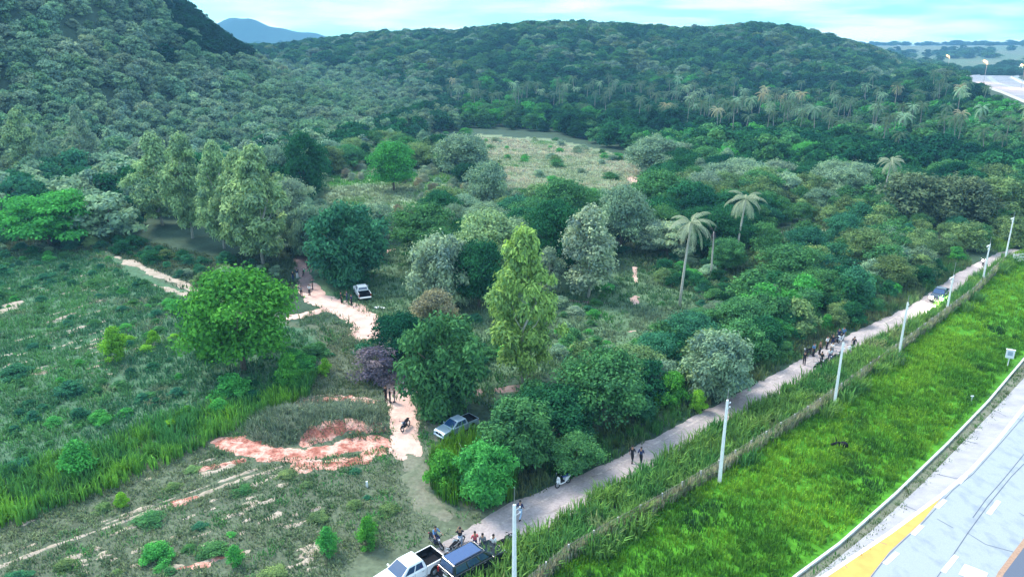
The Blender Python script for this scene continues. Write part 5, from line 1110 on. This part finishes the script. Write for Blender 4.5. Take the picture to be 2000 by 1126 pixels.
def motorbike(name, label, loc, rz, bodym, scooter=False, lean=.16, group=None, seatm=None):
    r = empty(name, loc, rz, label=label, cat='motor scooter' if scooter else 'motorcycle', group=group); r.rotation_euler = (lean, 0, rz); R_ = .24 if scooter else .29
    for x in (-.62, .62):
        wh = empty_child('wheel', r, (x, 0, R_ + .05)); m = MB(); m.torus((0, 0, 0), R_, .055, 18, 6); m.build('tyre', M['rubber'], wh, True)
        m = MB(); m.torus((0, 0, 0), R_ - .055, .014, 18, 4)
        for k in range(8): a = k * math.pi / 4; m.tube([(0, 0, 0), (math.cos(a) * (R_ - .05), 0, math.sin(a) * (R_ - .05))], .009, 4, cap=False)
        m.tube([(0, -.05, 0), (0, .05, 0)], .05, 8); m.build('rim', M['steel'], wh)
    m = MB(); m.tube([(.62, .06, R_ + .05), (.47, .06, .72), (.40, .05, .98)], .022, 6); m.tube([(.62, -.06, R_ + .05), (.47, -.06, .72), (.40, -.05, .98)], .022, 6); m.build('fork', M['steel'], r)
    m = MB(); m.tube([(.34, .36, .98), (.40, .24, 1.02), (.42, 0, .99), (.40, -.24, 1.02), (.34, -.36, .98)], .018, 6); m.tube([(.34, .38, .98), (.36, .26, 1.01)], .027, 6); m.tube([(.34, -.38, .98), (.36, -.26, 1.01)], .027, 6); m.build('handlebar', M['black_plastic'], r)
    for s in (-1, 1):
        m = MB(); m.tube([(.40, s * .24, 1.02), (.38, s * .30, 1.17)], .009, 4); m.ball((.37, s * .31, 1.19), (.015, .07, .045), 8, 5); m.build('mirror', M['steel'], r)
    m = MB()
    pf = [[(.80, 0, .44)] * 6, [(.74, -.07, .40), (.74, .07, .40), (.72, .08, .52), (.66, .05, .64), (.66, -.05, .64), (.72, -.08, .52)], [(.5, -.07, .5), (.5, .07, .5), (.5, .09, .6), (.48, .05, .68), (.48, -.05, .68), (.5, -.09, .6)]]
    m.loft(pf[1:]); m.build('front_fender', bodym, r, bevel=.015)
    m = MB()
    if scooter:
        m.loft([[(.54, -.20, .35), (.54, .20, .35), (.46, .20, .35), (.46, -.20, .35)], [(.50, -.22, .7), (.50, .22, .7), (.42, .22, .7), (.42, -.22, .7)], [(.46, -.13, .95), (.46, .13, .95), (.38, .13, .95), (.38, -.13, .95)]])
        m.box((.12, 0, .32), (.62, .34, .09)); m.loft([[(-.15, -.16, .3), (-.15, .16, .3), (-.2, .16, .66), (-.2, -.16, .66)], [(-.45, -.17, .42), (-.45, .17, .42), (-.5, .16, .72), (-.5, -.16, .72)], [(-.85, -.08, .6), (-.85, .08, .6), (-.88, .08, .74), (-.88, -.08, .74)]])
    else:
        m.loft([[(.36, -.06, .62), (.36, .06, .62), (.38, .08, .86), (.38, -.08, .86)], [(.12, -.13, .58), (.12, .13, .58), (.14, .14, .88), (.14, -.14, .88)], [(-.12, -.08, .56), (-.12, .08, .56), (-.12, .10, .78), (-.12, -.10, .78)], [(-.5, -.10, .56), (-.5, .10, .56), (-.52, .12, .76), (-.52, -.12, .76)], [(-.85, -.05, .70), (-.85, .05, .70), (-.86, .05, .80), (-.86, -.05, .80)]])
    m.build('fairing', bodym, r, bevel=.02)
    m = MB(); m.loft([[(.02, -.09, .77), (.02, .09, .77), (.02, .07, .83), (.02, -.07, .83)], [(-.3, -.15, .76), (-.3, .15, .76), (-.3, .13, .84), (-.3, -.13, .84)], [(-.75, -.12, .80), (-.75, .12, .80), (-.75, .10, .88), (-.75, -.10, .88)]]); m.build('seat', seatm or M['black_plastic'], r, bevel=.02)
    m = MB(); m.box((.08, 0, .38), (.38, .24, .26)); m.tube([(-.1, -.14, .3), (-.5, -.17, .32), (-.82, -.17, .38)], [.03, .045, .05], 8); m.tube([(-.62, .08, R_ + .05), (0, .08, .4)], .025, 6); m.build('engine', M['dark_steel'], r, bevel=.01)
    m = MB(); m.ball((.50, 0, .86), (.07, .09, .08), 8, 6); m.build('headlight', M['lamp_clear'], r, True)
    m = MB(); m.box((-.90, 0, .72), (.05, .12, .07)); m.build('tail_light', M['lamp_red'], r)
    m = MB(); m.tube([(.02, .1, .25), (-.08, .2, .02)], .014, 5); m.build('kickstand', M['steel'], r); return r
def head(dpx, a, b):     # heading between two ground pixels
    A, B = Gp(*a), Gp(*b); return math.atan2(B[1] - A[1], B[0] - A[0])
def mid(a, b): A, B = Gp(*a), Gp(*b); return ((A[0] + B[0]) / 2, (A[1] + B[1]) / 2, float(TG((A[0] + B[0]) / 2, (A[1] + B[1]) / 2)) + .06)
# rear -> front pixels on the ground
sp = pickup('silver_pickup', 'silver double cab pickup with dark bed parked by the thicket below the willowy tree', M['silver_paint'], mid((922, 832), (862, 857)), head(0, (925, 832), (862, 860)))
sp.scale = (.86, .86, .86)
pickup('white_pickup', 'white double cab pickup cut off by the bottom edge behind the black van', M['white_paint'], mid((853, 1105), (742, 1165)), head(0, (850, 1100), (755, 1152)))
pickup('white_pickup', 'white pickup with its tailgate let down in the upper clearing, seen from behind', M['white_paint'], mid((718, 592), (698, 566)), head(0, (716, 592), (698, 562)), tailgate_open=True)
van('black_van', 'black boxy van with glossy roof painted reflected-sky blue parked on the road at the bottom', mid((884, 1136), (962, 1094)), head(0, (885, 1136), (963, 1092)))
p = Gp(1833, 585); car = pickup('oncoming_pickup', 'pickup driving towards us on the road with both headlights lit', M['black_paint'], (p[0], p[1], .06), R(232), lit=True)
p = Gp(1920, 517); fb = motorbike('motorcycle', 'farthest motorcycle on the dirt road with its small light on', (p[0], p[1], .06), R(235), M['black_paint'])
for c_ in fb.children:
    if c_.name.startswith('headlight'): c_.data.materials[0] = M['head_on']; c_.scale = (1, 1, 1)
sl = bpy.data.lights.new('headlight_beam', 'SPOT'); sl.energy = 3500; sl.spot_size = R(60); sl.color = (1, .93, .8); sl.shadow_soft_size = .1; slo = bpy.data.objects.new('headlight_beam', sl); COL.objects.link(slo); slo.parent = car; slo.location = (2.75, 0, .9); slo.rotation_euler = (0, R(-68), 0)
p = Gp(1100, 948); motorbike('scooter', 'blue and white scooter parked on the left verge of the road below the thicket', (p[0], p[1], float(TG(*p)) + .03), head(0, (1120, 940), (1082, 950)) + .25, M['white_paint'], True, seatm=M['blue_paint'])
p = Gp(793, 838); motorbike('motorcycle', 'dark blue motorcycle alone in the middle of the pink trail', (p[0], p[1], .06), R(250), M['navy_paint'])
p = Gp(797, 760); motorbike('motorcycle', 'black motorcycle at the edge of the trail under the willowy tree', (p[0], p[1], .06), R(200), M['black_paint'])
bikes = [((868, 1098), 75, 'white_paint', True, 'white scooter between the white pickup and the black van'), ((882, 1080), 70, 'white_paint', True, 'white scooter parked along the left side of the black van'),
         ((893, 1070), 60, 'white_paint', False, 'white-trimmed motorcycle at the front left side of the black van'), ((854, 1066), 310, 'navy_paint', False, 'dark motorcycle carrying the rider beside the black van'),
         ((985, 1068), 40, 'black_paint', False, 'black motorcycle between the van front and the nearest pole'), ((998, 1058), 45, 'white_paint', True, 'white scooter half hidden behind the nearest pole'),
         ((592, 538), 100, 'black_paint', False, 'black motorcycle beside the two officers at the upper trail'), ((1598, 722), 215, 'black_paint', False, 'black motorcycle nearest to us in the row at the road crowd'), ((1612, 716), 225, 'black_paint', False, 'second black motorcycle of the row at the road crowd'),
         ((1628, 708), 220, 'navy_paint', True, 'dark scooter third in the row at the road crowd'), ((1641, 701), 230, 'black_paint', False, 'black motorcycle right behind the pole at the road crowd'), ((1663, 688), 225, 'white_paint', True, 'white scooter right of the pole at the road crowd'), ((1632, 672), 215, 'navy_paint', False, 'dark navy motorcycle at the rear of the road crowd'), ((1642, 668), 225, 'white_paint', True, 'white scooter at the rear of the road crowd'), ((1578, 694), 200, 'black_paint', False, 'black motorcycle at the bushes left of the road crowd')]
for q, a, pm, sc, lab in bikes:
    p = Gp(*q); motorbike('scooter' if sc else 'motorcycle', lab, (p[0], p[1], float(TG(*p)) + .05), R(a), M[pm], sc, group='motorcycles and scooters parked by the people')

# ------------------------------------------------------------------ people
def skin_mesh(name, verts, edges, radii, mat, sub=2, root=0):
    me = bpy.data.meshes.new(name); me.from_pydata(verts, edges, []); ob = bpy.data.objects.new(name, me); COL.objects.link(ob)
    sk = ob.modifiers.new('skin', 'SKIN'); 
    if not me.skin_vertices: 
        try: bpy.context.view_layer.objects.active = ob; me.attributes
        except Exception: pass
    lay = me.skin_vertices[0].data if me.skin_vertices else None
    if lay:
        for i, r_ in enumerate(radii):
            lay[i].radius = r_ if hasattr(r_, '__len__') else (r_, r_)
        lay[root].use_root = True
    ss = ob.modifiers.new('sub', 'SUBSURF'); ss.levels = sub; ss.render_levels = sub
    dg = bpy.context.evaluated_depsgraph_get(); out = bpy.data.meshes.new_from_object(ob.evaluated_get(dg)); out.name = name
    bpy.data.objects.remove(ob); out.materials.clear(); out.materials.append(mat); out.polygons.foreach_set('use_smooth', [True] * len(out.polygons)); return out
def joints(pose):
    J = dict(pel=(0, 0, .95), wst=(0, 0, 1.10), chs=(0, .0, 1.30), nk=(0, 0, 1.47), hd0=(0, .01, 1.56), hd=(0, .01, 1.64), ht=(0, 0, 1.71), nose=(0, .115, 1.61))
    for s, n_ in ((-1, 'l'), (1, 'r')):
        J.update({'hip' + n_: (s * .09, 0, .90), 'kn' + n_: (s * .10, .02, .50), 'an' + n_: (s * .10, -.02, .09), 'toe' + n_: (s * .115, .14, .04), 'sh' + n_: (s * .18, 0, 1.40), 'el' + n_: (s * .24, -.03, 1.13), 'wr' + n_: (s * .26, .06, .88)})
    if pose == 'walk': J.update(knl=(-.10, .18, .52), anl=(-.10, .30, .12), toel=(-.11, .45, .10), knr=(.10, -.02, .50), anr=(.10, -.28, .14), toer=(.11, -.14, .05), ell=(-.23, -.14, 1.15), wrl=(-.24, -.10, .90), elr=(.23, .08, 1.14), wrr=(.22, .26, .96))
    if pose == 'arms': J.update(ell=(-.30, .14, 1.22), wrl=(-.10, .28, 1.50), elr=(.30, .14, 1.22), wrr=(.10, .28, 1.50))
    if pose == 'cross': J.update(ell=(-.27, .04, 1.14), wrl=(-.04, .24, 1.18), elr=(.27, .04, 1.14), wrr=(.06, .22, 1.12))
    if pose == 'point': J.update(elr=(.34, .20, 1.34), wrr=(.40, .45, 1.30))
    if pose == 'sit':
        for k in ('pel', 'wst', 'chs', 'nk', 'hd0', 'hd', 'ht', 'nose'): x, y, z = J[k]; J[k] = (x, y + (z - .95) * .22, z)
        J.update(knl=(-.20, .36, .78), anl=(-.20, .28, .36), toel=(-.21, .42, .31), knr=(.20, .36, .78), anr=(.20, .28, .36), toer=(.21, .42, .31), shl=(-.18, .1, 1.40), shr=(.18, .1, 1.40), ell=(-.28, .30, 1.20), elr=(.28, .30, 1.20), wrl=(-.33, .52, 1.10), wrr=(.33, .52, 1.10))
    return J
def body_mesh(pose):
    J = joints(pose); v = []; r_ = []; e = []; ix = {}
    def add(k, p, rad, par=None):
        ix[k] = len(v); v.append(p); r_.append(rad)
        if par: e.append((ix[par], ix[k]))
    add('pel', J['pel'], (.13, .10)); add('wst', J['wst'], (.12, .09), 'pel'); add('chs', J['chs'], (.15, .10), 'wst'); add('nk', J['nk'], (.055, .055), 'chs'); add('hd0', J['hd0'], (.075, .085), 'nk'); add('hd', J['hd'], (.08, .10), 'hd0'); add('ht', J['ht'], (.06, .075), 'hd'); add('nose', J['nose'], .018, 'hd0')
    for n_, s in (('l', -1), ('r', 1)):
        add('ear' + n_, (s * .088, J['hd0'][1] - .01, J['hd0'][2] + .03), .018, 'hd0')
        add('hip' + n_, J['hip' + n_], .085, 'pel'); add('kn' + n_, J['kn' + n_], .058, 'hip' + n_); add('an' + n_, J['an' + n_], .038, 'kn' + n_); add('toe' + n_, J['toe' + n_], (.035, .025), 'an' + n_)
        add('sh' + n_, J['sh' + n_], .058, 'chs'); add('el' + n_, J['el' + n_], .042, 'sh' + n_); add('wr' + n_, J['wr' + n_], .027, 'el' + n_)
        W_ = Vector(J['wr' + n_]); d = (W_ - Vector(J['el' + n_])).normalized(); sd_ = d.cross(Vector((s, .3, .2))).normalized(); pm = W_ + d * .07; add('pa' + n_, tuple(pm), (.036, .018), 'wr' + n_)
        inn = d.cross(sd_).normalized()
        for k in range(4):
            o_ = sd_ * (k - 1.5) * .019; b_ = pm + d * .035 + o_; ln = (.060, .072, .068, .052)[k]
            add('f%d' % k + n_, tuple(b_ + d * ln * .5), .0085, 'pa' + n_); add('g%d' % k + n_, tuple(b_ + d * ln * .9 + inn * .02), .007, 'f%d' % k + n_)
        add('t0' + n_, tuple(pm - d * .02 - sd_ * .042), .010, 'pa' + n_); add('t1' + n_, tuple(pm + d * .02 - sd_ * .058 + inn * .01), .008, 't0' + n_)
    return skin_mesh('body', v, e, r_, M['skin'], 1)
def cloth_part(name, keys, mat, J, sub=1):
    v = [J[k] if isinstance(k, str) else k for k in keys['v']]; return skin_mesh(name, v, keys['e'], keys['r'], mat, sub)
BODY = {}; CL = {}
def lerp3(a, b, t): return tuple(a[i] + (b[i] - a[i]) * t for i in range(3))
def person(label, px, py, pose, shirt, trousers, face, hat=None, dz=0, group=None, s=1.0, at=None):
    if pose not in BODY: BODY[pose] = body_mesh(pose)
    J = joints(pose); p = at or Gp(px, py)
    b = bpy.data.objects.new('person', BODY[pose]); COL.objects.link(b); b.location = (p[0], p[1], float(TG(p[0], p[1])) + .05 + dz); b.rotation_euler = (0, 0, R(face) - math.pi / 2); b.scale = (s,) * 3; tag(b, label, 'person', group)
    k = ('shirt', pose, shirt)
    if k not in CL:
        CL[k] = skin_mesh('shirt', [lerp3(J['pel'], J['wst'], -.1), J['wst'], J['chs'], lerp3(J['chs'], J['nk'], .55), J['shl'], J['ell'], J['shr'], J['elr'], lerp3(J['ell'], J['wrl'], .1), lerp3(J['elr'], J['wrr'], .1)], [(0, 1), (1, 2), (2, 3), (2, 4), (4, 5), (2, 6), (6, 7), (5, 8), (7, 9)], [(.165, .13), (.15, .12), (.18, .13), (.08, .07), .080, .060, .080, .060, .058, .058], M[shirt], 1)
    k2 = ('tr', pose, trousers)
    if k2 not in CL:
        CL[k2] = skin_mesh('trousers', [J['wst'], J['pel'], J['hipl'], J['knl'], J['anl'], J['hipr'], J['knr'], J['anr']], [(0, 1), (1, 2), (2, 3), (3, 4), (1, 5), (5, 6), (6, 7)], [(.13, .11), (.145, .12), .105, .080, .062, .105, .080, .062], M[trousers], 1)
    for nm, kk in (('shirt', k), ('trousers', k2)):
        o = bpy.data.objects.new(nm, CL[kk]); COL.objects.link(o); o.parent = b
    for n_ in 'lr':
        m = MB(); a, t = Vector(J['an' + n_]), Vector(J['toe' + n_]); c = a.lerp(t, .45); ang = math.atan2(t.y - a.y, t.x - a.x); m.ball((0, 0, 0), (.15, .055, .06), 8, 6); m.v = [(c.x + q[0] * math.cos(ang) - q[1] * math.sin(ang), c.y + q[0] * math.sin(ang) + q[1] * math.cos(ang), min(a.z, t.z) + .02 + q[2]) for q in m.v]; m.build('shoe', M['black_plastic'], b, True)
    h = Vector(J['hd']); m = MB()
    m.ball((h.x, h.y - .022, h.z + .035), (.094, .108, .088), 10, 7)
    m.build('hair' if not hat else 'cap', M[hat] if hat else M['hair'], b, True)
    for sx in (-1, 1):
        m = MB(); m.ball((sx * .032, J['hd0'][1] + .088, J['hd0'][2] + .055), .011, 6, 5); m.build('eye', M['black_plastic'], b)
    return b
PE = [('person in black shirt and light jeans photographing over the van with raised hands', 899, 1068, 'arms', 'cloth_black', 'cloth_denim', 100), ('person in red and pink shirt standing at the front of the black van', 928, 1076, 'cross', 'cloth_red', 'cloth_navy', 110),
      ('person in a dark top between the red-shirted and the white-shirted ones', 943, 1080, 'stand', 'cloth_grey', 'cloth_black', 80), ('person in white shirt standing right of the black van', 964, 1082, 'stand', 'cloth_white', 'cloth_navy', 60),
      ('person in black and blue walking up the road behind the nearest pole', 1016, 1014, 'walk', 'cloth_navy', 'cloth_denim', 60), ('left one of two people walking on the road above the scooter', 1234, 903, 'walk', 'cloth_black', 'cloth_black', 60), ('right one of two people walking on the road above the scooter', 1251, 906, 'walk', 'cloth_navy', 'cloth_black', 60),
      ('person in black at the left end of the three officers on the pink trail', 754, 782, 'stand', 'cloth_black', 'cloth_black', 330), ('middle one of the three black-clad officers leaning in on the pink trail', 762, 787, 'cross', 'cloth_black', 'cloth_black', 20), ('right one of the three black-clad officers on the pink trail', 771, 786, 'point', 'cloth_black', 'cloth_grey', 190),
      ('lone dark figure highest on the purplish upper trail', 601, 525, 'stand', 'cloth_black', 'cloth_black', 270), ('dark figure at the left rim of the upper trail', 573, 549, 'stand', 'cloth_black', 'cloth_navy', 300), ('person in dark shirt and light trousers next to the left rim of the upper trail', 581, 545, 'stand', 'cloth_navy', 'cloth_white', 300),
      ('person with white and black striped look below the pair on the upper trail', 589, 579, 'stand', 'cloth_grey', 'cloth_black', 300), ('dark figure at the right rim of the upper trail', 611, 565, 'stand', 'cloth_black', 'cloth_black', 200), ('person in white shirt crouched low where the trail widens', 605, 577, 'stand', 'cloth_white', 'cloth_black', 250),
      ('left one of the three officers near the open pickup', 667, 592, 'stand', 'cloth_black', 'cloth_black', 30), ('middle officer of the three near the open pickup', 678, 590, 'cross', 'cloth_navy', 'cloth_navy', 200), ('right officer of the three near the open pickup', 687, 597, 'stand', 'cloth_navy', 'cloth_black', 160),
      ('lone dark figure at the left verge before the road crowd', 1570, 713, 'stand', 'cloth_black', 'cloth_black', 60), ('person in white shirt and dark trousers in the middle of the road at the crowd', 1619, 706, 'stand', 'cloth_white', 'cloth_navy', 240), ('person in white top standing at the bushes behind the road crowd', 1614, 682, 'stand', 'cloth_white', 'cloth_black', 300),
      ('person in white-sleeved top leaning beside the crowd on the road', 1624, 694, 'cross', 'cloth_white', 'cloth_grey', 200), ('dark figure standing by the nearest motorcycle of the road crowd', 1603, 713, 'stand', 'cloth_black', 'cloth_black', 45), ('dark figure standing right of the pole at the road crowd', 1666, 683, 'walk', 'cloth_black', 'cloth_black', 45),
      ('brown-shirted person among the bushes left of the road crowd', 1600, 692, 'stand', 'cloth_brown', 'cloth_black', 300), ('blue-shirted person at the left edge of the bushes by the road crowd', 1588, 696, 'stand', 'cloth_blue', 'cloth_black', 300), ('dark figure left of the rear motorcycles at the road crowd', 1625, 678, 'stand', 'cloth_black', 'cloth_navy', 260), ('person in navy with light stripes standing behind the rear motorcycles of the road crowd', 1637, 666, 'stand', 'cloth_navy', 'cloth_navy', 230), ('person with pale shirt at the very back of the road crowd', 1646, 663, 'stand', 'cloth_blue', 'cloth_navy', 230)]
for lab, px, py, ps, sh, tr, fc in PE: person(lab, px, py, ps, sh, tr, fc, hat='cloth_black' if 'officer' in lab else None)
pb = Gp(854, 1066); a = R(310); person('rider in dark blue shirt sitting on the motorcycle left of the black van', 0, 0, 'sit', 'cloth_blue', 'cloth_navy', 310, at=(pb[0] - .3 * math.cos(a), pb[1] - .3 * math.sin(a)), dz=-.08)

# ------------------------------------------------------------------ small things
p = Gp(1967, 718); r = empty('call_box', (p[0], p[1], 0), R(-30), label='white boxed sign with blue face on a short post by the kerb', cat='sign')
m = MB(); m.tube([(0, 0, -.2), (0, 0, 1.3)], .05, 8); m.build('post', M['white_paint'], r)
m = MB(); m.box((0, 0, 1.75), (.85, .25, 1.0)); m.box((0, 0, 2.29), (.95, .34, .08)); m.build('cabinet', M['white_paint'], r, bevel=.03)
m = MB(); m.box((0, -.135, 1.85), (.5, .02, .5)); m.build('panel', M['silver_paint'], r)
p = Gp(1897, 783); m = MB(); m.tube([(0, 0, -.2), (0, 0, .55)], .05, 8); m.box((0, 0, .6), (.3, .1, .12)); o = m.build('marker_post', M['white_paint'], None, bevel=.01); o.location = (p[0], p[1], 0); tag(o, 'small white marker post in the bright grass near the kerb', 'marker post')
p = Gp(717, 950); m = MB(); m.box((0, 0, .2), (.2, .2, .7), top=(.8, .8)); o = m.build('marker_post', M['white_paint'], None, bevel=.02); o.location = (p[0], p[1], 0); tag(o, 'short white boundary stone in the lower left grass', 'marker post')
# dark log with a black lump for the hollow in the bright grass
p = Gp(1637, 872); m = MB(); m.tube([(-.7, 0, .25), (0, .1, .4), (.7, 0, .2)], [.10, .14, .09], 8); m.tube([(-.1, .1, .4), (-.2, .5, .9)], [.06, .02], 6); m.ball((.45, -.1, .25), (.45, .4, .35), 9, 6); o = m.build('dead_stump', M['black_plastic'], None, True); o.location = (p[0], p[1], 0); tag(o, 'dark stump lying in the bright grass', 'stump')
# gate frame at the far end of the bright grass
p = Gp(1990, 512); r = empty('field_gate', (p[0], p[1], 0), R(20), label='pale metal gate at the far end of the bright grass', cat='gate')
m = MB()
for xx in (-1.6, 1.6): m.box((xx, 0, .8), (.12, .12, 1.8))
m.build('gate_post', M['white_paint'], r); m = MB()
for zz in (.2, .9, 1.5): m.box((0, 0, zz), (3.08, .05, .06 if zz > .3 else .3))
for xx in np.linspace(-1.4, 1.4, 9): m.box((float(xx), 0, .9), (.03, .03, 1.2))
m.build('gate_leaf', M['white_paint'], r)
# thin bare stems leaning out of the thicket by the silver pickup
p = G(915, 905); m = MB(); m.tube([(0, 0, 0), (-.3, 0, 1.0), (-.8, -.1, 2.2)], [.05, .04, .015], 6); m.tube([(-.3, 0, 1.0), (.1, .1, 1.9)], [.03, .01], 5); o = m.build('bare_sapling', M['bark_pale']); o.location = p; tag(o, 'thin bare pale sapling leaning beside the silver pickup', 'sapling')
for q, s_ in (((743, 603), 3), ((690, 556), 5)):
    pp = Gp(*q); rg = random.Random(s_); m = MB()
    for k in range(7): m.box((rg.uniform(-.8, .8), rg.uniform(-.4, .4), .1), (.4, .25, .14), rg.random() * 3)
    o = m.build('rubbish_heap', M['white_paint'], None, bevel=.03); o.location = (pp[0], pp[1], .05); tag(o, 'scattered white rubbish on the ground ' + ('behind the open pickup' if s_ == 3 else 'in front of the open pickup'), 'rubbish')
# ------------------------------------------------------------------ far highway lamps (lit)
for (bx, by, tx, ty, lab) in ((1848, 150, 1852, 108, 'leftmost of the three lit orange street lamps at the far highway bend'), (1921, 162, 1928, 118, 'middle one of the three lit orange street lamps at the far highway bend'), (1994, 173, 1999, 126, 'rightmost lit orange street lamp at the picture edge by the far highway bend')):
    p = G(bx, by); h = top_z(p.y, ty) - p.z; r = empty('street_lamp', tuple(p), R(160), label=lab, cat='street lamp', group='lit orange street lamps along the far highway')
    m = MB(); m.tube([(0, 0, -.3), (0, 0, h - .5), (.5, 0, h - .05), (1.6, 0, h)], [.2, .14, .11, .09], 8); m.build('lamp_post', M['steel'], r)
    m = MB(); m.ball((1.9, 0, h + .06), (.7, .25, .14), 10, 6); m.build('lamp_head', M['steel'], r, True)
    m = MB(); m.ball((2.0, 0, h - .2), (.62, .5, .38), 10, 6); m.build('lamp_glow', M['sodium'], r, True)
    pl = bpy.data.lights.new('lamp_light', 'POINT'); pl.energy = 9000; pl.color = (1, .5, .2); pl.shadow_soft_size = .6; lo = bpy.data.objects.new('lamp_light', pl); COL.objects.link(lo); lo.parent = r; lo.location = (2.0, 0, h - 1.2)
print('OBJ DONE', len(bpy.data.objects))
